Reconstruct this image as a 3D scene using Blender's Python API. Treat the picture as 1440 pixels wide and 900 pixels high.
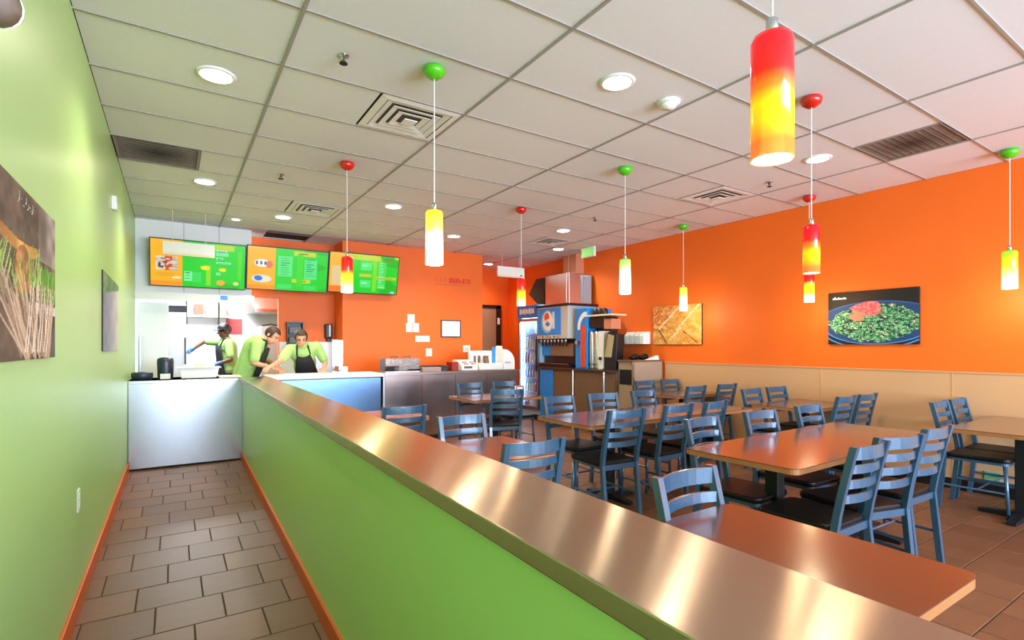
import bpy, bmesh, math, random
import numpy as np
from mathutils import Vector, Matrix
random.seed(7); RNG = np.random.default_rng(7)
PI = math.pi
for o in list(bpy.data.objects): bpy.data.objects.remove(o)
SC = bpy.context.scene
COL = SC.collection

# ------------------------------------------------------------------ camera
F, YAW, CY, CAMH, CEIL = 733.0, 0.576, 486.0, 1.38, 3.05
cam = bpy.data.cameras.new('camera'); cam.sensor_width = 36; cam.lens = F / 1440 * 36
cam.shift_y = (CY - 450) / 1440; cam.clip_start = 0.02
co = bpy.data.objects.new('camera', cam); COL.objects.link(co)
co.location = (0, 0, CAMH); co.rotation_euler = (PI / 2, 0, -YAW)
SC.camera = co
# ------------------------------------------------------------------ view, world, large lights
SC.view_settings.view_transform = 'Standard'; SC.view_settings.look = 'None'
SC.view_settings.gamma = 1; SC.view_settings.use_curve_mapping = False
SC.view_settings.exposure = 0.34
SC.cycles.use_denoising = True
SC.cycles.max_bounces = 8; SC.cycles.diffuse_bounces = 5; SC.cycles.glossy_bounces = 4
SC.cycles.caustics_reflective = False; SC.cycles.caustics_refractive = False
SC.cycles.sample_clamp_indirect = 6.0
W = bpy.data.worlds.new('sky'); SC.world = W; W.use_nodes = True
bg = W.node_tree.nodes['Background']; bg.inputs[0].default_value = (0.62, 0.78, 1.0, 1); bg.inputs[1].default_value = 1.6

def area(name, loc, rot, sx, sy, e, col):
    l = bpy.data.lights.new(name, 'AREA'); l.shape = 'RECTANGLE'; l.size = sx; l.size_y = sy
    l.energy = e; l.color = col
    o = bpy.data.objects.new(name, l); COL.objects.link(o); o.location = loc; o.rotation_euler = rot
    return o
WINS = [(0.95, 2.6), (2.8, 4.45), (4.65, 6.2)]
YB = -4.6
for i, (a, b) in enumerate(WINS):           # daylight falling through the street windows behind the camera
    area('daylight', ((a + b) / 2, YB - .12, 1.6), (PI / 2, 0, 0), b - a, 2.3, 370, (.72, .86, 1))
area('daylight', (.12, YB - .12, 1.3), (PI / 2, 0, 0), .8, 2.1, 70, (.72, .86, 1))
# kitchen ceiling panels light the kitchen (the panels themselves are built further down)
area('kitchen_panel_light', (.3, 9.6, 2.9), (0, 0, 0), 1.1, 0.6, 80, (.93, .97, 1))
area('kitchen_panel_light', (.3, 11.3, 2.9), (0, 0, 0), 1.1, 0.6, 95, (.93, .97, 1))

# ------------------------------------------------------------------ materials
def lin(c):
    return tuple(((v / 255) / 12.92 if v / 255 <= .04045 else ((v / 255 + .055) / 1.055) ** 2.4) for v in c)
MATS = {}
def mat(name, rgb, rough=.5, metal=0., var=.06, scale=6., bump=0., bscale=60., coat=0., stretch=(1, 1, 1), aniso=0., emit=0., island=0., alpha=1., spec=.5, trans=0., tangent=None):
    if name in MATS: return MATS[name]
    m = bpy.data.materials.new(name); m.use_nodes = True; MATS[name] = m
    nt = m.node_tree; P = nt.nodes['Principled BSDF']
    c = lin(rgb) if max(rgb) > 1.01 else rgb
    P.inputs['Roughness'].default_value = rough; P.inputs['Metallic'].default_value = metal
    P.inputs['Coat Weight'].default_value = coat; P.inputs['Coat Roughness'].default_value = .12
    P.inputs['Specular IOR Level'].default_value = spec
    P.inputs['Anisotropic'].default_value = aniso; P.inputs['Alpha'].default_value = alpha
    P.inputs['Transmission Weight'].default_value = trans
    tc = nt.nodes.new('ShaderNodeTexCoord'); mp = nt.nodes.new('ShaderNodeMapping'); mp.inputs['Scale'].default_value = stretch
    nt.links.new(tc.outputs['Object'], mp.inputs['Vector'])
    nz = nt.nodes.new('ShaderNodeTexNoise'); nz.inputs['Scale'].default_value = scale; nz.inputs['Detail'].default_value = 4
    nt.links.new(mp.outputs['Vector'], nz.inputs['Vector'])
    mx = nt.nodes.new('ShaderNodeMix'); mx.data_type = 'RGBA'
    nt.links.new(nz.outputs['Fac'], mx.inputs['Factor'])
    mx.inputs['A'].default_value = tuple(max(0, v * (1 - var)) for v in c) + (1,)
    mx.inputs['B'].default_value = tuple(min(1, v * (1 + var)) for v in c) + (1,)
    out = mx.outputs['Result']
    if island:
        g = nt.nodes.new('ShaderNodeNewGeometry'); hs = nt.nodes.new('ShaderNodeHueSaturation')
        mr = nt.nodes.new('ShaderNodeMapRange'); mr.inputs['To Min'].default_value = 1 - island; mr.inputs['To Max'].default_value = 1 + island
        oi = nt.nodes.new('ShaderNodeObjectInfo'); ad = nt.nodes.new('ShaderNodeMath'); ad.operation = 'ADD'
        fr = nt.nodes.new('ShaderNodeMath'); fr.operation = 'FRACT'
        nt.links.new(g.outputs['Random Per Island'], ad.inputs[0]); nt.links.new(oi.outputs['Random'], ad.inputs[1])
        nt.links.new(ad.outputs[0], fr.inputs[0]); nt.links.new(fr.outputs[0], mr.inputs['Value'])
        nt.links.new(mr.outputs['Result'], hs.inputs['Value']); nt.links.new(out, hs.inputs['Color']); out = hs.outputs['Color']
    nt.links.new(out, P.inputs['Base Color'])
    if tangent:
        cx = nt.nodes.new('ShaderNodeCombineXYZ')
        for i_ in range(3): cx.inputs[i_].default_value = tangent[i_]
        nt.links.new(cx.outputs[0], P.inputs['Tangent'])
    if emit:
        nt.links.new(out, P.inputs['Emission Color']); P.inputs['Emission Strength'].default_value = emit
    if bump:
        n2 = nt.nodes.new('ShaderNodeTexNoise'); n2.inputs['Scale'].default_value = bscale; n2.inputs['Detail'].default_value = 3
        nt.links.new(mp.outputs['Vector'], n2.inputs['Vector'])
        b = nt.nodes.new('ShaderNodeBump'); b.inputs['Strength'].default_value = bump; b.inputs['Distance'].default_value = .01
        nt.links.new(n2.outputs['Fac'], b.inputs['Height']); nt.links.new(b.outputs['Normal'], P.inputs['Normal'])
    return m
def mat_attr(name, emit=0., rough=.4):
    m = bpy.data.materials.new(name); m.use_nodes = True; nt = m.node_tree; P = nt.nodes['Principled BSDF']
    a = nt.nodes.new('ShaderNodeVertexColor'); a.layer_name = 'Col'
    P.inputs['Roughness'].default_value = rough
    if emit:
        P.inputs['Base Color'].default_value = (.01, .01, .01, 1)
        nt.links.new(a.outputs['Color'], P.inputs['Emission Color']); P.inputs['Emission Strength'].default_value = emit
    else: nt.links.new(a.outputs['Color'], P.inputs['Base Color'])
    return m
def mat_shade(name, stops, strength, boost=1.):
    """glass lamp shade, coloured along its height, glowing from the bulb inside"""
    m = bpy.data.materials.new(name); m.use_nodes = True; nt = m.node_tree; P = nt.nodes['Principled BSDF']
    tc = nt.nodes.new('ShaderNodeTexCoord'); sp = nt.nodes.new('ShaderNodeSeparateXYZ'); cr = nt.nodes.new('ShaderNodeValToRGB')
    nt.links.new(tc.outputs['Generated'], sp.inputs[0]); nt.links.new(sp.outputs['Z'], cr.inputs['Fac'])
    el = cr.color_ramp.elements
    while len(el) < len(stops): el.new(.5)
    for e, (p, c) in zip(el, stops): e.position = p; e.color = lin(c) + (1,)
    nt.links.new(cr.outputs['Color'], P.inputs['Base Color']); nt.links.new(cr.outputs['Color'], P.inputs['Emission Color'])
    mr = nt.nodes.new('ShaderNodeMapRange'); mr.interpolation_type = 'SMOOTHSTEP'; mr.inputs['From Min'].default_value = .75; mr.inputs['From Max'].default_value = .1
    mr.inputs['To Min'].default_value = strength; mr.inputs['To Max'].default_value = strength * boost
    nt.links.new(sp.outputs['Z'], mr.inputs['Value']); nt.links.new(mr.outputs['Result'], P.inputs['Emission Strength']); P.inputs['Roughness'].default_value = .15
    return m
ORANGE = mat('orange_paint', (244, 108, 22), .55, var=.03, scale=1.5, bump=.03, bscale=180)
GREEN = mat('green_paint', (174, 214, 138), .36, var=.03, scale=1.2, bump=.02, bscale=160)
TAN = mat('tan_wainscot_paint', (208, 160, 118), .42, var=.03, scale=2)
WHITE = mat('white_paint', (235, 236, 234), .5, var=.02)
CREAM = mat('cream_paint', (236, 216, 184), .5, var=.03)
CTILE = mat('ceiling_tile_board', (232, 231, 234), .85, var=.03, scale=40, bump=.12, bscale=220)
TBAR = mat('ceiling_grid_metal', (158, 153, 147), .5, var=.02)
STEEL = mat('brushed_steel', (.56, .59, .64), .24, 1., var=.05, scale=3, stretch=(60, 1, 1), aniso=.7, tangent=(0, 0, 1))
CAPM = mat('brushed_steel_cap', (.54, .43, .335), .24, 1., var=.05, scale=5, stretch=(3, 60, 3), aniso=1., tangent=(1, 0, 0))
GREYSTEEL = mat('dull_steel', (.5, .5, .51), .38, 1., var=.06, scale=4)
BLUESTEEL = mat('blue_grey_steel', (.12, .21, .34), .25, 1., var=.06, scale=4)
BRONZE = mat('warm_dark_steel', (.40, .36, .35), .2, 1., var=.06, scale=4)
GROUT = mat('grout', (62, 50, 42), .9, var=.15, scale=30)
TILE = mat('floor_tile', (114, 74, 48), .44, var=.16, scale=5, stretch=(1, 4, 1), bump=.05, bscale=25, island=.16)
BASEB = mat('orange_baseboard', (214, 92, 30), .45, var=.05)
FRAME = mat('chair_frame_metal', (.032, .095, .17), .28, .15, var=.05, coat=.8)
VINYL = mat('black_vinyl', (8, 8, 9), .45, var=.1, scale=20, bump=.04, spec=.25)
BLACK = mat('black_plastic', (18, 18, 20), .4, var=.1)
BLACKMETAL = mat('black_cast_iron', (22, 25, 29), .45, .2, var=.1)
WOOD = mat('table_laminate', (98, 58, 40), .2, var=.16, scale=7, stretch=(1.2, 9, 1), coat=.5)
EDGE = mat('table_edge_band', (160, 106, 62), .4, var=.1, scale=12)
RED = mat('red_plastic', (205, 30, 14), .3, var=.04, coat=.3)
LIME = mat('lime_plastic', (82, 190, 20), .3, var=.04, coat=.3)
CORD = mat('white_cord', (225, 225, 225), .5)
LIT = mat('lit_lamp_lens', (255, 240, 212), .4, var=0, emit=32)
LITW = mat('lit_panel', (245, 248, 255), .4, var=0, emit=5)
DARK = mat('dark_void', (26, 22, 20), .8, var=.2)
DUSTY = mat('return_grille_grey', (150, 142, 134), .7, var=.1, scale=3)
STAIN = mat('return_filter_dusty', (74, 62, 54), .8, var=.15, scale=6)
nt_ = STAIN.node_tree; gr_ = nt_.nodes.new('ShaderNodeTexGradient'); gr_.gradient_type = 'SPHERICAL'; mp_ = nt_.nodes.new('ShaderNodeMapping'); mp_.inputs['Scale'].default_value = (3.4, 3.4, 0)
nt_.links.new([n for n in nt_.nodes if n.type == 'TEX_COORD'][0].outputs['Object'], mp_.inputs[0]); nt_.links.new(mp_.outputs[0], gr_.inputs[0]); mx_ = nt_.nodes.new('ShaderNodeMix'); mx_.data_type = 'RGBA'
nt_.links.new(gr_.outputs['Fac'], mx_.inputs['Factor']); mx_.inputs['A'].default_value = lin((136, 126, 116)) + (1,); mx_.inputs['B'].default_value = lin((58, 46, 40)) + (1,)   # soot gathered in the middle of the filter
nt_.links.new(mx_.outputs['Result'], nt_.nodes['Principled BSDF'].inputs['Base Color'])
BLUE = mat('blue_plastic', (20, 138, 232), .3, var=.05)
BROWN = mat('brown_laminate', (112, 86, 66), .4, var=.1, scale=5, stretch=(1, 1, 8))
PAPER = mat('white_paper', (240, 238, 232), .7, var=.02)
DOORW = mat('door_wood', (158, 122, 92), .5, var=.1, scale=4, stretch=(8, 8, 1))
LIMEF = mat('lime_cotton', (166, 212, 124), .8, var=.08, scale=14, bump=.1, bscale=40)
APRON = mat('black_apron_cloth', (30, 31, 36), .8, var=.1, scale=14)
PANTS = mat('dark_trousers', (40, 42, 52), .8, var=.1)
KHAKI = mat('khaki_trousers', (150, 138, 118), .8, var=.1)
SKIN = mat('skin_light', (214, 156, 126), .5, var=.06, scale=10)
SKIN2 = mat('skin_brown', (112, 74, 56), .5, var=.06, scale=10)
HAIR = mat('brown_hair', (62, 44, 34), .6, var=.3, scale=60)
GLOVE = mat('blue_glove', (52, 104, 160), .5)
EYE = mat('eye_dark', (32, 26, 24), .3)
LIP = mat('lip', (176, 104, 92), .5)
def glassmat(name, tint, f=.12):
    m = bpy.data.materials.new(name); m.use_nodes = True; nt = m.node_tree; nt.nodes.clear()
    o = nt.nodes.new('ShaderNodeOutputMaterial'); mx = nt.nodes.new('ShaderNodeMixShader'); t = nt.nodes.new('ShaderNodeBsdfTransparent')
    g = nt.nodes.new('ShaderNodeBsdfGlossy'); g.inputs['Roughness'].default_value = .03; t.inputs['Color'].default_value = tint + (1,)
    mx.inputs[0].default_value = f; nt.links.new(t.outputs[0], mx.inputs[1]); nt.links.new(g.outputs[0], mx.inputs[2]); nt.links.new(mx.outputs[0], o.inputs[0])
    return m
GLASS = glassmat('clear_glass', (.95, .97, 1)); 

# ------------------------------------------------------------------ mesh helpers
class MB:
    def __init__(s): s.v = []; s.f = []
    def add(s, vs, fs):
        n = len(s.v); s.v += [tuple(v) for v in vs]; s.f += [tuple(i + n for i in f) for f in fs]; return s
    def box(s, x0, x1, y0, y1, z0, z1):
        x0, x1 = min(x0, x1), max(x0, x1); y0, y1 = min(y0, y1), max(y0, y1); z0, z1 = min(z0, z1), max(z0, z1)
        return s.add([(x0, y0, z0), (x1, y0, z0), (x1, y1, z0), (x0, y1, z0), (x0, y0, z1), (x1, y0, z1), (x1, y1, z1), (x0, y1, z1)],
                     [(0, 3, 2, 1), (4, 5, 6, 7), (0, 1, 5, 4), (1, 2, 6, 5), (2, 3, 7, 6), (3, 0, 4, 7)])
    def cyl(s, p0, p1, r0, r1=None, n=12, caps=True):
        r1 = r0 if r1 is None else r1
        p0 = Vector(p0); p1 = Vector(p1); d = (p1 - p0).normalized()
        a = d.orthogonal().normalized(); b = d.cross(a)
        vs = []
        for p, r in ((p0, r0), (p1, r1)):
            for k in range(n):
                t = 2 * PI * k / n; vs.append(p + a * (r * math.cos(t)) + b * (r * math.sin(t)))
        fs = [(k, (k + 1) % n, n + (k + 1) % n, n + k) for k in range(n)]
        if caps: fs += [tuple(range(n - 1, -1, -1)), tuple(range(n, 2 * n))]
        return s.add(vs, fs)
    def tube(s, pts, r, n=8):
        for a, b in zip(pts[:-1], pts[1:]): s.cyl(a, b, r, r, n)
        return s
    def lathe(s, prof, c=(0, 0, 0), n=20, caps=True):
        vs = []; fs = []; m = len(prof)
        for k in range(n):
            t = 2 * PI * k / n
            for r, z in prof: vs.append((c[0] + r * math.cos(t), c[1] + r * math.sin(t), c[2] + z))
        for k in range(n):
            for j in range(m - 1):
                a = k * m + j; b = ((k + 1) % n) * m + j; fs.append((a, b, b + 1, a + 1))
        if caps and prof[0][0] > 1e-6: fs.append(tuple(k * m for k in range(n - 1, -1, -1)))
        if caps and prof[-1][0] > 1e-6: fs.append(tuple(k * m + m - 1 for k in range(n)))
        return s.add(vs, fs)
    def ell(s, c, r, M=None, n=14, m=9):
        vs = []; fs = []; c = Vector(c)
        M = M or Matrix.Identity(3)
        for j in range(m + 1):
            ph = PI * j / m
            for k in range(n):
                t = 2 * PI * k / n
                vs.append(c + M @ Vector((r[0] * math.sin(ph) * math.cos(t), r[1] * math.sin(ph) * math.sin(t), r[2] * math.cos(ph))))
        for j in range(m):
            for k in range(n):
                fs.append((j * n + k, (j + 1) * n + k, (j + 1) * n + (k + 1) % n, j * n + (k + 1) % n))
        return s.add(vs, fs)
    def prism(s, poly, axis, a, b):
        """poly: 2-D outline, extruded from a to b along axis"""
        def P(p, t): return {'x': (t, p[0], p[1]), 'y': (p[0], t, p[1]), 'z': (p[0], p[1], t)}[axis]
        n = len(poly)
        return s.add([P(p, a) for p in poly] + [P(p, b) for p in poly],
                     [(k, (k + 1) % n, n + (k + 1) % n, n + k) for k in range(n)] + [tuple(range(n - 1, -1, -1)), tuple(range(n, 2 * n))])
    def ribbon(s, pts, half_h, th):
        """curved slat: pts along its length, upright, thickness along y"""
        vs = []; fs = []
        for x, y, z in pts: vs += [(x, y - th / 2, z - half_h), (x, y + th / 2, z - half_h), (x, y + th / 2, z + half_h), (x, y - th / 2, z + half_h)]
        n = len(pts)
        for i in range(n - 1):
            for k in range(4): fs.append((i * 4 + k, i * 4 + (k + 1) % 4, i * 4 + 4 + (k + 1) % 4, i * 4 + 4 + k))
        fs += [(3, 2, 1, 0), tuple(4 * (n - 1) + k for k in range(4))]
        return s.add(vs, fs)
    def build(s, name, m, parent=None, smooth=False, bevel=0., seg=2, raw=False):
        off = Vector((0, 0, 0)); p = None if raw else parent
        while p is not None: off += p.location; p = p.parent
        V = [Vector(v) for v in s.v]; loc = Vector((0, 0, 0))
        if parent is None:
            xs = [v.x for v in V]; ys = [v.y for v in V]; zs = [v.z for v in V]
            loc = Vector(((min(xs) + max(xs)) / 2, (min(ys) + max(ys)) / 2, min(zs))); off = loc
        me = bpy.data.meshes.new(name); me.from_pydata([tuple(v - off) for v in V], [], s.f)
        bm = bmesh.new(); bm.from_mesh(me)
        if bevel:
            eds = [e for e in bm.edges if len(e.link_faces) == 2 and e.calc_face_angle(0) > .5]
            bmesh.ops.bevel(bm, geom=eds, offset=bevel, segments=seg, profile=.6, affect='EDGES', clamp_overlap=True)
        bmesh.ops.recalc_face_normals(bm, faces=bm.faces); bm.to_mesh(me); bm.free()
        if smooth:
            for q in me.polygons: q.use_smooth = len(q.vertices) <= 4
        me.materials.append(m)
        o = bpy.data.objects.new(name, me); COL.objects.link(o); o.parent = parent; o.location = loc
        return o
def B(name, m, x0, x1, y0, y1, z0, z1, parent=None, bevel=0.): return MB().box(x0, x1, y0, y1, z0, z1).build(name, m, parent, bevel=bevel)
def tag(o, label, cat, group=None):
    o['label'] = label; o['category'] = cat
    if group: o['group'] = group
    return o
def struct(o, label=None):
    o['kind'] = 'structure'
    if label: o['label'] = label
    return o
def thing(name, loc, label, cat, group=None):
    o = bpy.data.objects.new(name, None); COL.objects.link(o); o.location = loc; o.empty_display_size = .1
    return tag(o, label, cat, group)
def copy_tree(o, parent=None):
    c = o.copy(); COL.objects.link(c); c.parent = parent
    for ch in [x for x in bpy.data.objects if x.parent is o]: copy_tree(ch, c)
    return c
def grid_print(name, m, parent, O, Uv, Vv, rgb):
    """flat print: rgb array (ny, nx, 3) in 0..255 sRGB over the rectangle O, O+U, O+V (row 0 at the bottom)"""
    ny, nx = rgb.shape[:2]; O = Vector(O); Uv = Vector(Uv); Vv = Vector(Vv)
    off = Vector((0, 0, 0)); p = parent
    while p is not None: off += p.location; p = p.parent
    vs = [tuple(O + Uv * (i / (nx - 1)) + Vv * (j / (ny - 1)) - off) for j in range(ny) for i in range(nx)]
    fs = [(j * nx + i, j * nx + i + 1, (j + 1) * nx + i + 1, (j + 1) * nx + i) for j in range(ny - 1) for i in range(nx - 1)]
    me = bpy.data.meshes.new(name); me.from_pydata(vs, [], fs)
    at = me.color_attributes.new('Col', 'FLOAT_COLOR', 'POINT')
    c = rgb.reshape(-1, 3) / 255.; c = np.where(c <= .04045, c / 12.92, ((c + .055) / 1.055) ** 2.4)
    at.data.foreach_set('color', np.concatenate([c, np.ones((len(c), 1))], 1).astype(np.float32).ravel())
    me.materials.append(m); o = bpy.data.objects.new(name, me); COL.objects.link(o); o.parent = parent
    return o
# painting helpers for flat prints
def canvas(nx, ny, col):
    U, V = np.meshgrid(np.linspace(0, 1, nx), np.linspace(0, 1, ny)); C = np.zeros((ny, nx, 3)); C[:] = col; return C, U, V
def rect(C, U, V, u0, u1, v0, v1, col): C[(U >= u0) & (U <= u1) & (V >= v0) & (V <= v1)] = col
def oval(C, U, V, cu, cv, ru, rv, col): C[((U - cu) / ru) ** 2 + ((V - cv) / rv) ** 2 <= 1] = col
def vnoise(U, V, s, seed):
    r = np.random.default_rng(seed); g = r.random((int(s) * 2 + 4, int(s) * 2 + 4)); x = U * s; y = V * s
    i = x.astype(int); j = y.astype(int); fx = x - i; fy = y - j; fx = fx * fx * (3 - 2 * fx); fy = fy * fy * (3 - 2 * fy)
    return (g[j, i] * (1 - fx) + g[j, i + 1] * fx) * (1 - fy) + (g[j + 1, i] * (1 - fx) + g[j + 1, i + 1] * fx) * fy
def lerp(a, b, t): return np.array(a) * (1 - t[..., None]) + np.array(b) * t[..., None]

# ================================================================== THE ROOM
XL, XR, YW, YH = -.42, 6.33, 8.4, 9.9
# floor: recessed grout bed with separate tiles
floor = struct(B('floor', GROUT, -1.7, XR + .1, YB - .1, 12.8, -.12, -.003), 'brown stone-look floor tiles laid in offset rows')
TS = .305
def camd(x, y, z): return math.sin(YAW) * x + math.cos(YAW) * y
def seen(x, y, z):
    d = camd(x, y, z)
    if d < .3: return False
    r = (math.cos(YAW) * x - math.sin(YAW) * y) / d * F + 720; v = CY - (z - CAMH) / d * F
    return -60 < r < 1500 and -60 < v < 960
cells = []
for j in range(int((YW - YB) / TS) + 1):
    y0 = YB + j * TS; ox = (.0, .14, .05, .19)[j % 4]
    for i in range(-1, int((XR - XL) / TS) + 2):
        x0 = XL - .1 + i * TS + ox; x1 = x0 + TS - .006; y1 = y0 + TS - .006
        a, b = max(x0, XL), min(x1, XR)
        if b - a < .03: continue
        if a < .72 and b > .60 and y0 < 7.0: pass
        if y1 > YW: continue
        cells.append((a, b, y0, y1))
def tscore(c):
    x, y = (c[0] + c[1]) / 2, (c[2] + c[3]) / 2
    if not seen(x, y, 0): return 1e6 + x * x + y * y
    corr = x < .65
    hid = (not corr) and y < 9 and (x / max(y, .01) < 1.15) and y < 6 and x < 3.2   # behind the pony wall
    return math.hypot(x, y) + (0 if corr else 3) + (50 if hid else 0)
cells.sort(key=tscore)
tmesh = {}
rest = MB()
for k, c in enumerate(cells):
    zt = random.uniform(-.0012, .0)
    if k < 300:
        key = (round(c[1] - c[0], 2), round(c[3] - c[2], 2))
        if key not in tmesh:
            t = MB().box(-(c[1] - c[0]) / 2, (c[1] - c[0]) / 2, -(c[3] - c[2]) / 2, (c[3] - c[2]) / 2, -.012, 0).build('tile', TILE, floor, bevel=.002, seg=1)
            tmesh[key] = t.data
            t.data.transform(Matrix.Translation(floor.location)); o = t
        else:
            o = bpy.data.objects.new('tile', tmesh[key]); COL.objects.link(o); o.parent = floor
        o.location = Vector(((c[0] + c[1]) / 2, (c[2] + c[3]) / 2, zt)) - floor.location
    else: rest.box(c[0], c[1], c[2], c[3], -.012, zt)
o = rest.build('far_tiles', TILE, floor); o['kind'] = 'stuff'

# ceiling slab with a lay-in grid
ceiling = struct(B('ceiling', DARK, -1.7, XR + .1, YB - .1, 12.8, CEIL + .012, CEIL + .12), 'white suspended ceiling of lay-in tiles in a metal grid')
GX0, GY0, GW, GH = 1.762, 2.12, 1.219, .6096
xs = [x for x in [GX0 + GW * i for i in range(-2, 5)] if XL + .05 < x < XR - .05]
ys = [y for y in [GY0 + GH * j for j in range(-12, 15)] if YB < y < YH]
DIFF = [(GX0 - GW / 2, GY0 + 2 * GH), (GX0 - GW / 2, GY0 + 7 * GH), (GX0 + 2.5 * GW, GY0 + 2 * GH), (GX0 + 2.5 * GW, GY0 + 7 * GH)]
RETN = [(GX0 + 2.5 * GW, GY0 - GH), (XL + .01, GY0 + 5 * GH), (GX0 - GW / 2, GY0 + 10 * GH)]
holes = [(a, b) for a, b in DIFF + RETN]
for x in xs: B('grid_bar', TBAR, x - .009, x + .009, YB, YH, CEIL - .007, CEIL + .002, ceiling)
for y in ys: B('grid_bar', TBAR, XL, XR, y - .007, y + .007, CEIL - .006, CEIL + .002, ceiling)
ex = [XL] + xs + [XR]; ey = [YB] + ys + [YH]
cmesh = {}
for i in range(len(ex) - 1):
    for j in range(len(ey) - 1):
        segs = [(ex[i], ex[i + 1])]
        for hx, hy in holes:
            if abs(hy - ey[j]) < .05 and ex[i] - .05 <= hx < ex[i + 1] - .1:
                segs = [(a, b) for a, b in ((ex[i], hx), (hx + GH, ex[i + 1])) if b - a > .06]
        for a, b in segs:
            if ex[i + 1] > XR - .01 and ey[j] > YW + .2: pass
            B('ceiling_tile', CTILE, a + .004, b - .004, ey[j] + .004, ey[j + 1] - .004, CEIL, CEIL + .011, ceiling)

# walls
wl = struct(B('wall_left', GREEN, XL - .14, XL, YB, 8.42, 0, CEIL), 'long green painted wall beside the corridor')
struct(B('baseboard_left', BASEB, XL, XL + .014, YB, 7.06, 0, .1, bevel=.003), 'orange baseboard along the green wall')
wr = struct(B('wall_right', ORANGE, XR, XR + .14, YB, YH + .1, 0, CEIL), 'long orange dining wall')
t1 = struct(B('trim_1', TAN, XR - .018, XR, YB, 5.42, .1, 1.125, bevel=.003), 'tan wainscot panel along the orange wall')
B('top_rail', TAN, XR - .026, XR, YB, 5.42, 1.118, 1.13, t1)
for k in range(7): B('panel_joint', TAN, XR - .021, XR - .017, YB + k * 1.22 + .4, YB + k * 1.22 + .412, .1, 1.118, t1)
struct(B('baseboard_right', BLACK, XR - .02, XR, YB, 5.42, 0, .1, bevel=.003), 'dark baseboard below the tan wainscot')
# back wall with its shallow recess, the hall and the kitchen opening
struct(B('wall_back', ORANGE, 2.25, 4.8, YW, YW + .5, 0, CEIL), 'orange back wall behind the counter')
struct(MB().box(1.39, 2.25, 8.9, 9.0, 0, CEIL).box(.95, 1.39, 8.9, 9.0, 2.13, CEIL).build('wall_recess', ORANGE), 'recessed orange wall behind the two workers')
struct(B('wall_hall', ORANGE, 4.66, 4.8, YW + .5, YH, 0, CEIL), 'orange side wall of the hall')
struct(B('wall_hall_end', ORANGE, 4.66, XR, YH, YH + .1, 0, CEIL), 'orange end wall of the hall')
hd = struct(B('wall_header', WHITE, XL, .95, YW, YW + .12, 2.0, CEIL), 'white header panel above the kitchen opening')
for x in (.12, .54): B('panel_seam', TBAR, x - .003, x + .003, YW - .003, YW, 2.05, CEIL, hd)
B('bottom_rail', WHITE, XL, .98, YW - .05, YW, 1.99, 2.1, hd)
for x in (.55, .73): B('sticker', BLUE if x < .6 else PAPER, x, x + .09, YW - .052, YW - .049, 2.02, 2.08, hd)
# pony wall, slightly askew to the room as in the picture
PA = math.atan(.0155)
def pony(y): return .588 + .0155 * y
pw = MB(); y0, y1 = -1.4, 7.06
def skew(mb, l, r, za, zb, ya=y0, yb=y1):
    q = [(pony(ya) + l, ya), (pony(ya) + r, ya), (pony(yb) + r, yb), (pony(yb) + l, yb)]
    return mb.prism(q, 'z', za, zb)
pony_w = struct(skew(MB(), 0, .25, 0, .955).build('wall_pony', GREEN), 'low green partition wall between corridor and dining area')
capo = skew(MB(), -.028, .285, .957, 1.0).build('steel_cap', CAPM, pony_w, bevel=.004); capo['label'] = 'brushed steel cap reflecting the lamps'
struct(skew(MB(), -.014, 0, 0, .09).build('baseboard_pony', BASEB), 'orange baseboard along the low green wall')
struct(skew(MB(), .25, .264, 0, .09).build('baseboard_pony_dining', BLACK), 'dark baseboard on the dining side of the low wall')
# street front behind the camera
wf = MB(); edges = [XL - .14] + [v for w in WINS for v in w] + [XR + .14]
wf.box(XL - .14, -.3, YB - .1, YB, 0, CEIL).box(.55, .95, YB - .1, YB, 0, CEIL).box(-.3, .55, YB - .1, YB, 2.4, CEIL)
for a, b in ((2.6, 2.8), (4.45, 4.65), (6.2, XR + .14)): wf.box(a, b, YB - .1, YB, 0, CEIL)
for a, b in WINS: wf.box(a, b, YB - .1, YB, 0, .4); wf.box(a, b, YB - .1, YB, 2.8, CEIL)
struct(wf.build('wall_front', ORANGE), 'orange street-front wall with tall windows')
for k, (a, b) in enumerate(WINS):
    w = struct(B(f'window_{k + 1}', GLASS, a + .03, b - .03, YB - .055, YB - .05, .43, 2.77), 'tall street window pane')
    f = MB().box(a, b, YB - .08, YB - .02, .4, .43).box(a, b, YB - .08, YB - .02, 2.77, 2.8).box(a, a + .03, YB - .08, YB - .02, .43, 2.77).box(b - .03, b, YB - .08, YB - .02, .43, 2.77)
    f.build('window_frame', GREYSTEEL, w)
d1 = struct(B('door_1', GLASS, -.27, .52, YB - .055, YB - .05, .05, 2.35), 'glazed street door')
MB().box(-.3, .55, YB - .08, YB - .02, 0, .06).box(-.3, .55, YB - .08, YB - .02, 2.34, 2.4).box(-.3, -.26, YB - .08, YB - .02, .06, 2.34).box(.51, .55, YB - .08, YB - .02, .06, 2.34).build('door_frame', GREYSTEEL, d1)
# hall door
d2 = struct(B('door_2', DOORW, 5.12, 5.98, YH - .05, YH - .01, 0.005, 2.2, bevel=.003), 'brown wooden door at the end of the hall')
MB().box(5.05, 5.12, YH - .07, YH, 0, 2.27).box(5.98, 6.1, YH - .07, YH, 0, 2.27).box(5.05, 6.1, YH - .07, YH, 2.2, 2.27).build('door_frame', BLACK, d2)
B('door_sign', PAPER, 6.0, 6.06, YH - .075, YH - .07, 1.85, 1.99, d2)
B('handle', STEEL, 5.88, 5.92, YH - .1, YH - .05, 1.0, 1.04, d2)
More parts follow.
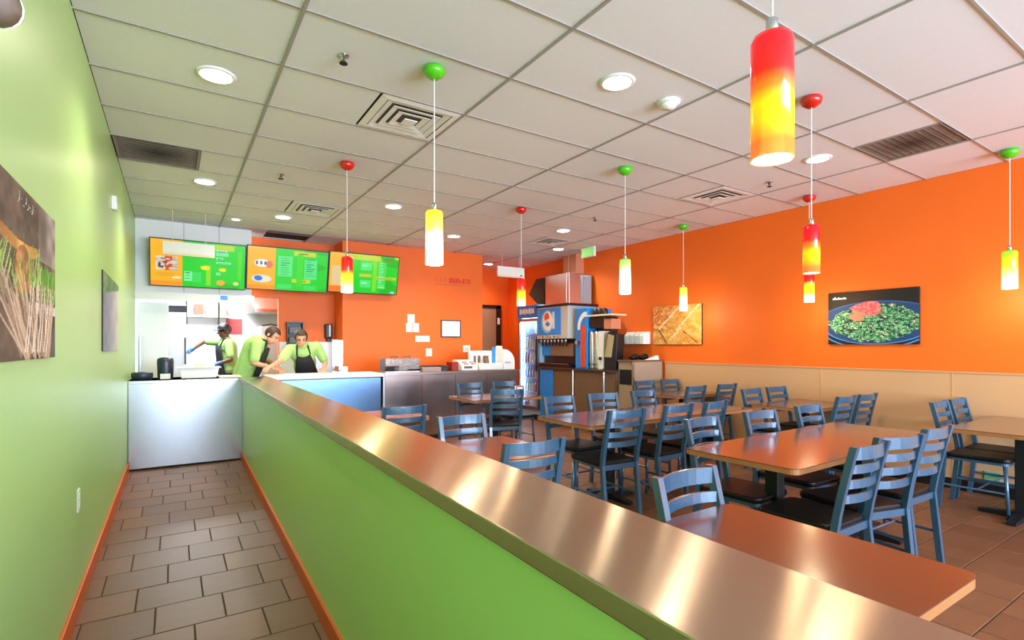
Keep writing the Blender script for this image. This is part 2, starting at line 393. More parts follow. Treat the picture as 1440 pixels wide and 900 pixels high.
# kitchen shell
struct(B('wall_kitchen_back', mat('kitchen_white', (232, 236, 238), .35, var=.03), -1.7, 2.6, 12.4, 12.5, 0, CEIL), 'white kitchen back wall')
struct(B('wall_kitchen_left', MATS['kitchen_white'], -1.7, -1.6, 8.42, 12.4, 0, CEIL), 'white kitchen left wall')
struct(B('wall_kitchen_right', CREAM, 2.25, 2.35, 9.0, 12.4, 0, CEIL), 'cream kitchen right wall')
struct(B('wall_kitchen_front', MATS['kitchen_white'], -1.7, XL - .14, 8.32, 8.42, 0, CEIL), 'white kitchen front wall')

# ================================================================== LAMPS AND CEILING FITTINGS
RNAME = {'row1': 'row over the low wall', }
PEND = [  # x, y, top colours, canopy, label
 (1.31, .771, 'ryo', RED, 'large nearest red and yellow glass pendant lamp at upper right'),
 (1.31, 2.872, 'yw', LIME, 'yellow to white glass pendant lamp on green canopy, over the middle of the low wall'),
 (1.325, 4.797, 'ryw', RED, 'red glass pendant lamp hanging before the third menu screen'),
 (3.59, 1.839, 'ryo', RED, 'red and yellow glass pendant lamp left of the noodle picture'),
 (3.544, 3.514, 'gw', LIME, 'white pendant lamp with green top, in front of the wall paper holder'),
 (3.531, 5.231, 'ryw', RED, 'small red and yellow pendant lamp left of the drinks cooler'),
 (5.968, 1.413, 'gy', LIME, 'green and yellow pendant lamp at the right edge, beyond the noodle picture'),
 (5.907, 4.749, 'yw', LIME, 'small yellow pendant lamp in front of the golden food picture'),
 (5.934, 3.063, 'ryw2', RED, 'far red and yellow pendant lamp partly hidden behind a nearer red one'),
]
RAMP = {'ryo': ([(0, (255, 120, 60)), (.12, (255, 120, 50)), (.28, (255, 190, 30)), (.42, (255, 206, 16)), (.54, (250, 120, 24)), (.68, (236, 20, 20)), (1, (228, 6, 26))], .5, 1.1),
        'yw': ([(0, (255, 255, 248)), (.5, (255, 252, 225)), (.62, (250, 226, 96)), (1, (246, 206, 20))], .7, 9.),
        'ryw': ([(0, (255, 240, 190)), (.25, (255, 220, 60)), (.5, (255, 170, 20)), (.62, (236, 40, 20)), (1, (225, 10, 20))], .6, 5.),
        'ryw2': ([(0, (255, 250, 220)), (.3, (255, 220, 30)), (.6, (255, 190, 20)), (.72, (236, 30, 20)), (1, (225, 8, 22))], .6, 5.),
        'gw': ([(0, (255, 255, 250)), (.6, (255, 255, 240)), (.75, (190, 226, 130)), (1, (110, 200, 60))], .7, 9.),
        'gy': ([(0, (255, 250, 220)), (.4, (255, 232, 120)), (.6, (250, 214, 30)), (.85, (170, 210, 30)), (1, (110, 190, 30))], .7, 3.)}
SHM = {k: mat_shade('shade_' + k, *v) for k, v in RAMP.items()}
def pendant(x, y, kind, canm, label):
    t = thing('pendant_lamp', (x, y, 1.865), label, 'lamp', 'glass pendant lamps over the dining area')
    MB().lathe([(0, CEIL - .075), (.028, CEIL - .072), (.058, CEIL - .05), (.068, CEIL - .025), (.06, CEIL - .007), (0, CEIL - .006)], (x, y, 0), 20).build('canopy', canm, t, True)
    MB().cyl((x, y, 2.215), (x, y, CEIL - .07), .0035, n=6).build('cord', CORD, t)
    MB().lathe([(.008, 2.235), (.014, 2.23), (.018, 2.18), (0, 2.178)], (x, y, 0), 12).build('socket', STEEL, t, True)
    MB().lathe([(.049, 1.865), (.052, 1.865), (.052, 2.17), (.046, 2.184), (.012, 2.186), (.012, 2.18), (.045, 2.178), (.049, 2.168), (.049, 1.865)], (x, y, 0), 28, caps=False).build('glass_shade', SHM[kind], t, True)
    MB().lathe([(0, 1.90), (.02, 1.905), (.032, 1.93), (.03, 1.965), (.016, 1.995), (.014, 2.04), (0, 2.042)], (x, y, 0), 14).build('bulb', LIT, t, True)
    MB().lathe([(0, 1.872), (.047, 1.872), (.047, 1.875), (0, 1.876)], (x, y, 0), 24).build('diffuser_disc', LIT, t)
    l = bpy.data.lights.new('pendant_glow', 'POINT'); l.energy = 6; l.color = (1, .8, .5); l.shadow_soft_size = .05
    lo = bpy.data.objects.new('pendant_glow', l); COL.objects.link(lo); lo.parent = t; lo.location = (0, 0, -.06)
for p in PEND: pendant(*p)
DOWN = [(.221, 3.688, 'bright recessed ceiling lamp nearest the green wall, above the corridor'), (2.356, 2.404, 'bright recessed ceiling lamp beside the white smoke detector'),
        (.267, 6.145, 'recessed ceiling lamp above the hanging sign before the first menu screen'), (2.208, 6.013, 'recessed ceiling lamp left of the yellow and white pendant'),
        (1.192, 7.29, 'recessed ceiling lamp above the second menu screen'), (3.584, 7.151, 'recessed ceiling lamp just right of the yellow and white pendant'),
        (4.825, 2.416, 'recessed ceiling lamp right of the nearest red pendant'), (4.738, 5.933, 'recessed ceiling lamp left of the green exit sign, nearer one'),
        (5.572, 7.114, 'recessed ceiling lamp left of the green exit sign, farther one'), (.689, 7.75, 'small recessed lamp above the first menu screen'), (5.4, 9.2, 'recessed ceiling lamp in the hall')]
for k, (x, y, lab) in enumerate(DOWN):
    t = thing('recessed_downlight', (x, y, CEIL - .02), lab, 'ceiling lamp', 'recessed ceiling lamps')
    r = .05 if k == 9 else .09
    MB().lathe([(r + .022, CEIL), (r + .018, CEIL - .009), (r, CEIL - .012), (r - .004, CEIL - .006), (r - .004, CEIL)], (x, y, 0), 28).build('trim_ring', WHITE, t, True)
    MB().lathe([(0, CEIL - .006), (r - .004, CEIL - .005), (r - .004, CEIL - .002), (0, CEIL - .001)], (x, y, 0), 24).build('lens', LIT, t)
    l = bpy.data.lights.new('downlight_beam', 'SPOT'); l.energy = {0: 66, 2: 80, 9: 14, 3: 78, 4: 105, 5: 115, 7: 58, 8: 85, 10: 55}.get(k, 40); l.color = (1, .86, .68); l.spot_size = 2.5; l.spot_blend = .8; l.shadow_soft_size = .07
    lo = bpy.data.objects.new('downlight_beam', l); COL.objects.link(lo); lo.parent = t; lo.location = (0, 0, -.012)
DL = ['large white square air diffuser nearest, beside the green pendant canopy', 'far white air diffuser above the second menu screen', 'white air diffuser over the wall tables, left of the dark return grille', 'small far white air diffuser left of the green exit sign']
for (x, y), lab in zip(DIFF, DL):
    t = thing('air_diffuser', (x + GH / 2, y + GH / 2, CEIL - .03), lab, 'air vent', 'square ceiling diffusers')
    B('plenum', mat('plenum_grey', (96, 86, 78), .8), x + .012, x + GH - .012, y + .012, y + GH - .012, CEIL + .004, CEIL + .01, t)
    for k in range(5):
        a = .012 + k * .058; w = .042 if k else .05; z0 = CEIL - .004 - k * .004
        m = MB(); X0, X1, Y0, Y1 = x + a, x + GH - a, y + a, y + GH - a
        if k == 4: m.box(X0 + .012, X1 - .012, Y0 + .012, Y1 - .012, z0 - .006, z0)
        else:
            zi = z0 + (.0 if k == 0 else .014)
            for (p, q, pi, qi) in (((X0, Y0), (X1, Y0), (X0 + w, Y0 + w), (X1 - w, Y0 + w)), ((X1, Y0), (X1, Y1), (X1 - w, Y0 + w), (X1 - w, Y1 - w)), ((X1, Y1), (X0, Y1), (X1 - w, Y1 - w), (X0 + w, Y1 - w)), ((X0, Y1), (X0, Y0), (X0 + w, Y1 - w), (X0 + w, Y0 + w))):
                m.add([(*p, z0), (*q, z0), (*qi, zi - .006), (*pi, zi - .006), (*p, z0 + .003), (*q, z0 + .003), (*qi, zi - .003), (*pi, zi - .003)], [(0, 1, 2, 3), (7, 6, 5, 4), (0, 4, 5, 1), (3, 2, 6, 7)])
        m.build('vane' if k else 'frame', WHITE, t)
RL = ['dark dusty return grille in the ceiling near the orange wall', 'dark dusty return grille in the ceiling beside the green wall', 'narrow dark ceiling grille above the second menu screen']
for (x, y), lab in zip(RETN, RL):
    t = thing('return_grille', (x + GH / 2, y + GH / 2, CEIL - .01), lab, 'air vent', 'dark return grilles')
    x1, y1 = x + GH, min(y + GH, YW - .02)
    B('filter', STAIN, x + .01, x1 - .01, y + .01, y1 - .01, CEIL + .003, CEIL + .009, t)
    for k in range(12):
        yy = y + .03 + k * (y1 - y - .06) / 11
        MB().add([(x + .02, yy, CEIL - .004), (x1 - .02, yy, CEIL - .004), (x1 - .02, yy + .003, CEIL + .003), (x + .02, yy + .003, CEIL + .003)], [(0, 1, 2, 3)]).build('slat', STAIN, t)
    MB().box(x, x1, y, y + .02, CEIL - .006, CEIL).box(x, x1, y1 - .02, y1, CEIL - .006, CEIL).box(x, x + .02, y + .02, y1 - .02, CEIL - .006, CEIL).box(x1 - .02, x1, y + .02, y1 - .02, CEIL - .006, CEIL).build('frame', DUSTY, t)
t = thing('smoke_detector', (2.842, 2.41, CEIL - .06), 'round white smoke detector on the ceiling', 'detector')
MB().lathe([(.075, CEIL), (.078, CEIL - .012), (.07, CEIL - .02), (0, CEIL - .021)], (2.842, 2.41, 0), 24).build('base', WHITE, t, True)
MB().lathe([(.05, CEIL - .02), (.054, CEIL - .03), (.045, CEIL - .045), (0, CEIL - .05)], (2.842, 2.41, 0), 24).build('sensor_head', WHITE, t, True)
for (x, y, lab) in ((.821, 3.045, 'dark fire sprinkler head nearest, left of the green canopy'), (.878, 5.486, 'dark fire sprinkler head left of the red canopy'), (5.103, 3.032, 'tiny dark sprinkler head near the orange wall'), (4.6, 5.1, 'tiny dark sprinkler head left of the exit sign')):
    t = thing('fire_sprinkler', (x, y, CEIL - .05), lab, 'sprinkler', 'fire sprinklers')
    MB().lathe([(.032, CEIL), (.03, CEIL - .005), (.012, CEIL - .007), (.01, CEIL - .03), (0, CEIL - .031)], (x, y, 0), 14).build('body', STEEL, t, True)
    MB().lathe([(0, CEIL - .044), (.024, CEIL - .045), (.024, CEIL - .048), (0, CEIL - .05)], (x, y, 0), 12).build('deflector', DARK, t)
    MB().cyl((x - .012, y, CEIL - .03), (x - .012, y, CEIL - .045), .003, n=6).cyl((x + .012, y, CEIL - .03), (x + .012, y, CEIL - .045), .003, n=6).build('yoke', DARK, t)
# exit sign and hanging signs
t = thing('exit_sign', (5.86, 6.65, 2.86), 'green lit exit sign hanging at the top of the orange wall', 'sign')
B('housing', WHITE, 5.83, 5.875, 6.49, 6.81, 2.865, 3.03, t, bevel=.004)
B('lit_face', mat('exit_green', (128, 206, 112), .4, emit=.55), 5.826, 5.83, 6.505, 6.795, 2.88, 3.015, t)
B('bracket', WHITE, 5.845, 5.86, 6.62, 6.68, 3.03, CEIL, t)
for (x0, x1, y, z0, z1, lab) in ((-.11, .44, 7.62, 2.5, 2.655, 'white hanging sign board in front of the first menu screen'), (4.88, 5.46, 8.0, 2.635, 2.815, 'white hanging sign board in front of the hall')):
    t = thing('hanging_sign', ((x0 + x1) / 2, y, z0), lab, 'sign', 'white hanging signs')
    B('board', PAPER, x0, x1, y - .015, y + .015, z0, z1, t, bevel=.003)
    B('lower_rail', CREAM, x0, x1, y - .018, y + .018, z0 - .01, z0 + .02, t)
    for x in (x0 + .1, x1 - .1): MB().cyl((x, y, z1), (x, y, CEIL - .006), .003, n=6).build('cable', CORD, t)
# wall devices on the green wall
t = thing('emergency_light', (XL + .1, 1.48, 2.02), 'grey wall spot lamp with white lens at the top left corner', 'wall lamp')
MB().cyl((XL, 1.42, 2.09), (XL + .05, 1.42, 2.09), .05, n=16).build('wall_plate', GREYSTEEL, t)
MB().cyl((XL + .05, 1.42, 2.09), (XL + .1, 1.43, 2.09), .015, n=10).build('arm', GREYSTEEL, t)
for nm_, prof, m_ in (('head', [(0, -.06), (.03, -.055), (.045, -.02), (.045, .03), (.04, .03), (0, .03)], mat('grey_cast_body', (130, 120, 112), .5, var=.15, scale=20)),
                      ('lens', [(.043, .028), (.044, .04), (.03, .055), (0, .062)], mat('frosted_lens', (216, 230, 246), .3, emit=.5))):
    o = MB().lathe(prof, (0, 0, 0), 18).build(nm_, m_, t, True, raw=True); o.rotation_euler = (-1.35, 0, -.25); o.location = (.0, .0, .07)
t = thing('wall_sensor', (XL, 5.3, 2.48), 'small white sensor box high on the green wall', 'sensor')
B('body', WHITE, XL, XL + .035, 5.27, 5.34, 2.48, 2.59, t, bevel=.006); B('lens', PAPER, XL + .035, XL + .038, 5.285, 5.325, 2.5, 2.53, t)
for (y, z, lab) in ((3.53, .57, 'white outlet plate low on the green wall'),):
    t = thing('wall_outlet', (XL, y, z - .06), lab, 'outlet')
    B('plate', WHITE, XL, XL + .006, y - .036, y + .036, z - .058, z + .058, t, bevel=.002)
    for dz in (-.022, .022): B('socket', PAPER, XL + .006, XL + .008, y - .016, y + .016, z + dz - .014, z + dz + .014, t)

# ================================================================== PICTURES, SCREENS, WALL ITEMS
PRINT = mat_attr('canvas_print', 0, .65); SCREEN = mat_attr('screen_glow', .85, .2); DECAL = mat_attr('printed_panel', 0, .3)
def noodles():
    C, U, V = canvas(240, 160, (14, 10, 10))
    C[:] = lerp((12, 9, 9), (52, 30, 14), np.clip(1 - ((U - .35) / .4) ** 2 - ((V - .85) / .35) ** 2, 0, 1))
    oval(C, U, V, .55, .40, .70, .40, (44, 92, 150)); oval(C, U, V, .55, .395, .685, .385, (24, 60, 112))
    for k, c in ((0, (96, 170, 236)), (1, (20, 26, 44)), (2, (60, 120, 190))): oval(C, U, V, .52, .33 - .02 * k, .60 + .05 * k, .30 + .03 * k, c) if k < 0 else None
    e = ((U - .54) / .60) ** 2 + ((V - .36) / .36) ** 2
    C[(e > .93) & (e < 1.0) & (V < .36)] = (60, 150, 236)
    C[(e > 1.0) & (e < 1.12) & (V < .36)] = (14, 18, 30)
    e2 = ((U - .52) / .66) ** 2 + ((V - .40) / .48) ** 2
    C[(e2 > .93) & (e2 < 1.0) & (V < .16)] = (70, 150, 230)
    m = ((U - .53) / .50) ** 2 + ((V - .40) / (.30 + .06 * np.cos((U - .5) * 3))) ** 2 + .3 * (vnoise(U, V, 18, 3) - .5) < 1
    n1 = vnoise(U, V, 30, 4); n2 = vnoise(U, V, 44, 5); n3 = vnoise(U, V, 26, 6)
    g = lerp((8, 44, 32), (46, 140, 86), n1); g[np.abs(n2 - .5) < .10] = (120, 190, 140); g[n3 > .78] = (20, 34, 52); g[(n2 > .80)] = (206, 206, 160)
    C[m] = g[m]
    r = ((U - .47) / .17) ** 2 + ((V - .66) / .13) ** 2 + 1.3 * (vnoise(U, V, 16, 8) - .5) < 1
    q = lerp((240, 60, 66), (255, 150, 150), vnoise(U, V, 40, 9)); C[r] = q[r]
    w = (((U - .35) / .1) ** 2 + ((V - .52) / .07) ** 2 + 1.6 * (vnoise(U, V, 22, 11) - .5)) < 1; C[w] = (190, 130, 96)
    for k, h in enumerate((.03, .05, .028, .045, .03, .026, .04, .03)): rect(C, U, V, .055 + k * .021, .072 + k * .021, .865, .865 + h, (235, 235, 235))
    return C
def golden():
    C, U, V = canvas(120, 80, (222, 160, 70))
    n = vnoise(U, V, 12, 21); C[:] = lerp((216, 140, 50), (232, 186, 110), n)
    n2 = vnoise(U, V, 26, 22); m = (U + (1 - V) * .2 < .42) & (V > .35); g = lerp((206, 84, 24), (240, 196, 120), n2); C[m] = g[m]
    for (u0, v0, u1, v1, c) in ((.12, .38, .55, .95, (240, 214, 170)), (.5, .36, .95, .98, (240, 210, 160)), (.12, .38, .30, .02, (84, 60, 40)), (.62, .36, .92, .04, (140, 62, 24)), (.35, .1, .6, .42, (238, 206, 150))):
        d = np.hypot(u1 - u0, v1 - v0); tt = np.clip(((U - u0) * (u1 - u0) + (V - v0) * (v1 - v0)) / d ** 2, 0, 1)
        C[np.hypot(U - u0 - tt * (u1 - u0), V - v0 - tt * (v1 - v0)) < (.012 + .006 * (c[0] > 200)) * (.5 + vnoise(U, V, 24, 23))] = c
    C *= (.86 + .28 * vnoise(U, V, 46, 24))[..., None]
    return np.clip(C, 0, 255)
def stroke(C, U, V, u0, v0, u1, v1, w, col, bend=0.):
    d = math.hypot(u1 - u0, v1 - v0) + 1e-6; tt = np.clip(((U - u0) * (u1 - u0) + (V - v0) * (v1 - v0)) / d ** 2, 0, 1)
    o_ = bend * tt * (1 - tt)
    C[np.hypot(U - u0 - tt * (u1 - u0) - o_, V - v0 - tt * (v1 - v0)) < w * (1 - .5 * tt)] = col
def roots():
    C, U, V = canvas(210, 130, (60, 48, 40)); r = random.Random(5)
    C[:] = lerp((40, 30, 25), (128, 106, 90), vnoise(U, V, 9, 31) * .6 + .4 * vnoise(U, V, 24, 32))
    m = (np.abs(V - .67 - .02 * np.sin(U * 9)) < .035) & (U < .7); C[m] = lerp((150, 96, 50), (250, 190, 96), vnoise(U, V, 12, 33))[m]
    m = (V > .64) & (U > .72); C[m] = lerp((92, 80, 74), (180, 170, 164), vnoise(U, V, 10, 34))[m]
    m = (V > .38) & (V < .60) & (U > .74); C[m] = (62, 138, 20)
    oval(C, U, V, .52, .52, .10, .15, (190, 104, 62)); m = ((U - .52) / .1) ** 2 + ((V - .52) / .15) ** 2 < 1; C[m] = lerp((150, 80, 46), (222, 150, 100), vnoise(U, V, 20, 35))[m]
    for k in range(70):
        u = r.uniform(.15, .98); v = r.uniform(.36, .5); g = r.random(); stroke(C, U, V, u, v, u + r.uniform(-.12, .08), v + r.uniform(.1, .3), r.uniform(.004, .011), (90 + 90 * g, 130 + 80 * g, 50 + 60 * g), r.uniform(-.1, .1))
    rect(C, U, V, .62, 1, .30, .36, (206, 214, 218))
    for k in range(90):
        g = r.random(); u = r.uniform(.2, 1.0); stroke(C, U, V, .4 + .5 * u + r.uniform(-.05, .05), r.uniform(.0, .08), u, r.uniform(.3, .5), r.uniform(.006, .016), (120 + 100 * g, 96 + 100 * g, 76 + 96 * g), r.uniform(-.06, .06))
    for k in range(8): u = r.uniform(.6, .95); stroke(C, U, V, u - .08, .05, u, .48, .006, (236, 230, 216), .03)
    m = (V < .22) & (U > .9 + V * .3); C[m] = (84, 84, 88)
    for k in range(7): stroke(C, U, V, .46 + k * .028, .90 + .02 * (k % 2), .47 + k * .028, .96 - .03 * (k % 3), .004, (226, 222, 212), .03)
    return C
def greyveg():
    C, U, V = canvas(90, 60, (170, 180, 190)); C[:] = lerp((120, 132, 160), (206, 208, 206), U + .3 * (vnoise(U, V, 6, 41) - .5))
    m = V > .72 + .2 * U; g = lerp((70, 120, 70), (150, 176, 140), vnoise(U, V, 16, 42)); C[m] = g[m]; return C
def picture(O, Uv, nrm, lab, img, h=.583, th=.028):
    O = Vector(O); Uv = Vector(Uv); nrm = Vector(nrm)
    c = O + Uv / 2; t = thing('canvas_picture', c, lab, 'picture', 'food pictures on the walls')
    e = O + Uv; d = nrm * th
    m = MB(); m.box(min(O.x, e.x, O.x + d.x), max(O.x, e.x, O.x + d.x), min(O.y, e.y), max(O.y, e.y), O.z, O.z + h)
    m.build('canvas', mat('canvas_side', (40, 36, 34), .7), t)
    grid_print('print', PRINT, t, O + nrm * (th + .001), Uv, (0, 0, h), img)
picture((XR, 3.04, 1.394), (0, -.87, 0), (-1, 0, 0), 'framed picture of green noodles with red garnish on a blue plate', noodles())
picture((XR, 5.64, 1.40), (0, -.89, 0), (-1, 0, 0), 'golden brown food picture on the orange wall near the drinks station', golden())
picture((XL, 1.7, 1.333), (0, 1.11, 0), (1, 0, 0), 'large picture of leeks and sprouts on the green wall at the left edge', roots(), .555, .012)
picture((XL, 4.6, 1.34), (0, 1.2, 0), (1, 0, 0), 'pale grey and green picture farther along the green wall', greyveg(), .57, .008)
# menu screens, tipped forward
def menu(kind):
    C, U, V = canvas(168, 94, (24, 208, 36)); r = random.Random(kind)
    split = (.32, .33, .26)[kind]
    if kind == 2: rect(C, U, V, split, 1, .86, 1, (180, 206, 36))
    rect(C, U, V, 0, split, 0, 1, (242, 176, 22)); rect(C, U, V, 0, split, 0, .1, (238, 150, 40))
    C[(U > split) & (vnoise(U, V, 5, 60 + kind) > .62) & (U > .7)] = (28, 184, 22)
    if kind == 0:
        ph = (U > .05) & (U < .27) & (V > .34) & (V < .64); n_ = vnoise(U, V, 34, 51); q_ = lerp((236, 224, 206), (170, 150, 130), n_); q_[(n_ > .62) & (U < .17)] = (84, 58, 44); q_[(vnoise(U, V, 24, 53) > .55) & (U > .14) & (U < .22)] = (206, 70, 30); C[ph] = q_[ph]
        for v in (.26, .22): rect(C, U, V, .05, .24, v, v + .012, (206, 130, 40))
        rect(C, U, V, .22, .3, .17, .21, (250, 226, 190))
        rect(C, U, V, .34, .42, .12, .34, (120, 240, 150)); rect(C, U, V, .42, .52, .10, .33, (60, 214, 92))
        rect(C, U, V, .57, .62, .05, .5, (134, 218, 30)); oval(C, U, V, .56, .44, .05, .045, (250, 220, 20)); oval(C, U, V, .75, .42, .04, .04, (250, 220, 20))
        rect(C, U, V, .67, .88, .86, .97, (184, 206, 36))
        for v, w in ((.80, .12), (.74, .13), (.64, .07), (.55, .16), (.30, .05)): rect(C, U, V, .68, .68 + w, v, v + .05, (140, 244, 180)); rect(C, U, V, .69, .67 + w, v + .015, v + .03, (30, 120, 90))
        rect(C, U, V, .92, .96, .2, .84, (84, 216, 24)); oval(C, U, V, .73, .12, .045, .06, (246, 170, 40)); oval(C, U, V, .90, .12, .03, .04, (226, 226, 150))
        for v in (.30, .24, .18): rect(C, U, V, .35, .40, v, v + .012, (30, 120, 90))
    if kind == 1:
        for (cu, cv, a, c2) in ((.17, .62, .09, (240, 240, 240)), (.26, .60, .04, (220, 120, 90)), (.17, .25, .12, (206, 222, 236))): oval(C, U, V, cu, cv, a, .09, c2)
        for du in (-.05, 0, .05): oval(C, U, V, .16 + du, .62, .015, .05, (96, 110, 120))
        oval(C, U, V, .13, .26, .05, .06, (40, 120, 200)); oval(C, U, V, .22, .25, .04, .055, (240, 226, 160))
        rect(C, U, V, .36, .54, .34, .82, (86, 228, 120)); rect(C, U, V, .70, .86, .30, .78, (80, 226, 120)); rect(C, U, V, .56, .84, .86, .96, (196, 208, 30)); rect(C, U, V, .54, .78, .20, .28, (196, 208, 30))
        for v in np.arange(.38, .80, .055): rect(C, U, V, .40, .40 + r.uniform(.07, .12), v, v + .014, (26, 130, 60)); rect(C, U, V, .72, .72 + r.uniform(.06, .13), v, v + .016, (22, 120, 110))
        rect(C, U, V, .62, .74, .9, .92, (90, 100, 20)); rect(C, U, V, .60, .72, .235, .25, (110, 90, 20)); rect(C, U, V, .36, .54, .04, .14, (60, 220, 90)); rect(C, U, V, .70, .86, .04, .14, (60, 214, 90)); rect(C, U, V, .6, .68, .1, .9, (60, 214, 24))
    if kind == 2:
        rect(C, U, V, .03, .24, .18, .66, (222, 196, 140)); rect(C, U, V, 0, split, .02, .14, (240, 120, 30))
        for v in (.60, .14): rect(C, U, V, .44, .60, v, v + .2, (70, 226, 110)); rect(C, U, V, .46, .54, v + .1, v + .14, (150, 246, 190))
        rect(C, U, V, .42, .60, .42, .5, (190, 206, 30)); rect(C, U, V, .62, .68, .05, .86, (120, 220, 24)); rect(C, U, V, .69, .82, .12, .84, (60, 216, 80)); rect(C, U, V, .68, .98, .38, .46, (180, 206, 30))
        for v in np.arange(.16, .82, .05): rect(C, U, V, .71, .71 + r.uniform(.04, .09), v, v + .013, (160, 246, 190))
        for v in (.40, .42): rect(C, U, V, .70, .92, v, v + .01, (70, 100, 20))
        rect(C, U, V, .90, .97, 0.02, .07, (150, 210, 240)); rect(C, U, V, .78, .92, .90, .94, (110, 130, 20))
    return C
ML = ['leftmost menu screen with a small photo and green price lists', 'middle menu screen with two plates on its orange strip', 'rightmost menu screen behind the red pendant lamp']
BX = [(-.262, .852), (.862, 1.972), (1.982, 3.09)]
ta = math.radians(14)
for k, (a, b) in enumerate(BX):
    yb, zb, h = 8.26, (2.165, 2.185, 2.21)[k], .625
    vv = Vector((0, -math.sin(ta), math.cos(ta))); nn = Vector((0, -math.cos(ta), -math.sin(ta)))
    t = thing('menu_screen', ((a + b) / 2, yb, zb), ML[k], 'menu board', 'menu screens over the counter')
    O = Vector((a, yb, zb))
    m = MB(); P = [O, O + Vector((b - a, 0, 0)), O + Vector((b - a, 0, 0)) + vv * h, O + vv * h]
    m.add([p - nn * .0 for p in P] + [p - nn * .055 for p in P], [(0, 1, 2, 3), (7, 6, 5, 4), (0, 4, 5, 1), (1, 5, 6, 2), (2, 6, 7, 3), (3, 7, 4, 0)]).build('housing', BLACK, t)
    grid_print('screen', SCREEN, t, O + nn * .002 + Vector((.012, 0, 0)) + vv * .012, (b - a - .024, 0, 0), vv * (h - .024), menu(k))
    m = MB(); zm = zb + .33
    for x in (a + .3, b - .3): m.cyl((x, yb - .02, zm), (x, 8.895 if .95 < x < 2.25 else YW - .005, zm), .018, n=8)
    m.build('wall_bracket', BLACKMETAL, t)
# lettering on the back wall: five clear red letters, the rest painted paler as washed out by lamp glare, and a thin line of small print
t = thing('wall_lettering', (4.2, YW - .01, 2.46), 'row of small red letters high on the orange back wall', 'lettering')
REDL = mat('red_letter', (226, 48, 30), .5); PALE = mat('glare_pale_letter', (240, 110, 50), .5)
LETS = ['bar', 'E', 'box', 'D', 'U']
for k in range(8):
    x = 3.86 + k * .088; z0, z1 = 2.50, 2.585; m = MB(); y = YW - .012; q = .017; w = .062
    K = k % 5
    if K in (0, 1, 2, 3): m.box(x, x + q, y, YW, z0, z1)
    if K in (1, 2, 3): m.box(x + q, x + w, y, YW, z0, z0 + q).box(x + q, x + w, y, YW, z1 - q, z1)
    if K == 1: m.box(x + q, x + w * .8, y, YW, z0 + .034, z0 + .05)
    if K in (2, 3): m.box(x + w - q, x + w, y, YW, z0 + q, z1 - q)
    if K == 0: m.box(x + q, x + w, y, YW, z0 + .034, z0 + .05).box(x + w - q, x + w, y, YW, z0, z0 + .034)
    if K == 4: m.box(x, x + q, y, YW, z0 + q, z1).box(x + w - q, x + w, y, YW, z0 + q, z1).box(x, x + w, y, YW, z0, z0 + q)
    m.build('letter', PALE if k < 3 else REDL, t)
B('small_print', mat('small_print_line', (206, 96, 44), .6), 3.86, 4.44, YW - .003, YW, 2.455, 2.468, t)
# papers on the back wall
for (x0, x1, z0, z1, lab) in ((3.335, 3.465, 1.77, 1.915, 'white paper note, top of the group of three on the back wall'), (3.31, 3.42, 1.61, 1.765, 'white paper note, lower left of the group of three'), (3.43, 3.545, 1.61, 1.765, 'white paper note, lower right of the group of three'),
                          (3.478, 3.742, 1.445, 1.55, 'wide white paper strip below the three notes'), (3.675, 3.785, 1.195, 1.33, 'small white switch plate lowest on the back wall')):
    o = MB().box(x0, x1, YW - .004, YW, z0, z1).build('paper_note', PAPER); tag(o, lab, 'paper', 'white notes on the back wall')
t = thing('framed_certificate', (4.15, YW - .01, 1.53), 'white certificate in a thin black frame on the back wall', 'frame')
MB().box(3.955, 4.345, YW - .02, YW, 1.53, 1.545).box(3.955, 4.345, YW - .02, YW, 1.82, 1.835).box(3.955, 3.97, YW - .02, YW, 1.545, 1.82).box(4.33, 4.345, YW - .02, YW, 1.545, 1.82).build('frame', BLACK, t)
B('sheet', mat('certificate_paper', (222, 228, 232), .4), 3.97, 4.33, YW - .012, YW - .002, 1.545, 1.82, t)
t = thing('wall_switch_plate', (4.47, YW, 1.26), 'white plate with a dark hook shape beside the cash register', 'plate')
B('plate', PAPER, 4.395, 4.54, YW - .01, YW, 1.26, 1.385, t, bevel=.003); MB().tube([(4.45, YW - .014, 1.29), (4.45, YW - .014, 1.34), (4.49, YW - .014, 1.34), (4.49, YW - .014, 1.29)], .006).build('hook', GREYSTEEL, t)
# recess wall: black rack and a paper dispenser
t = thing('wall_rack', (1.62, 8.83, 1.36), 'black wall rack with folded towels behind the two workers', 'rack')
MB().box(1.5, 1.745, 8.8, 8.9, 1.735, 1.755).box(1.5, 1.745, 8.8, 8.9, 1.36, 1.38).box(1.5, 1.515, 8.8, 8.9, 1.38, 1.735).box(1.73, 1.745, 8.8, 8.9, 1.38, 1.735).box(1.515, 1.73, 8.89, 8.9, 1.38, 1.735).box(1.515, 1.73, 8.8, 8.89, 1.55, 1.56).build('case', BLACK, t)
for z in (1.4, 1.57): B('folded_towels', mat('grey_towel', (110, 114, 124), .9), 1.53, 1.72, 8.81, 8.88, z, z + .11, t, bevel=.02)
t = thing('soap_dispenser', (2.15, 8.86, 1.45), 'black soap dispenser with a bright strip on the recessed orange wall', 'dispenser')
B('body', BLACK, 2.085, 2.2, 8.8, 8.9, 1.5, 1.735, t, bevel=.02); B('window', mat('grey_window', (206, 214, 220), .3), 2.14, 2.165, 8.796, 8.8, 1.53, 1.72, t); B('pump', BLACK, 2.11, 2.175, 8.82, 8.9, 1.45, 1.5, t, bevel=.01)

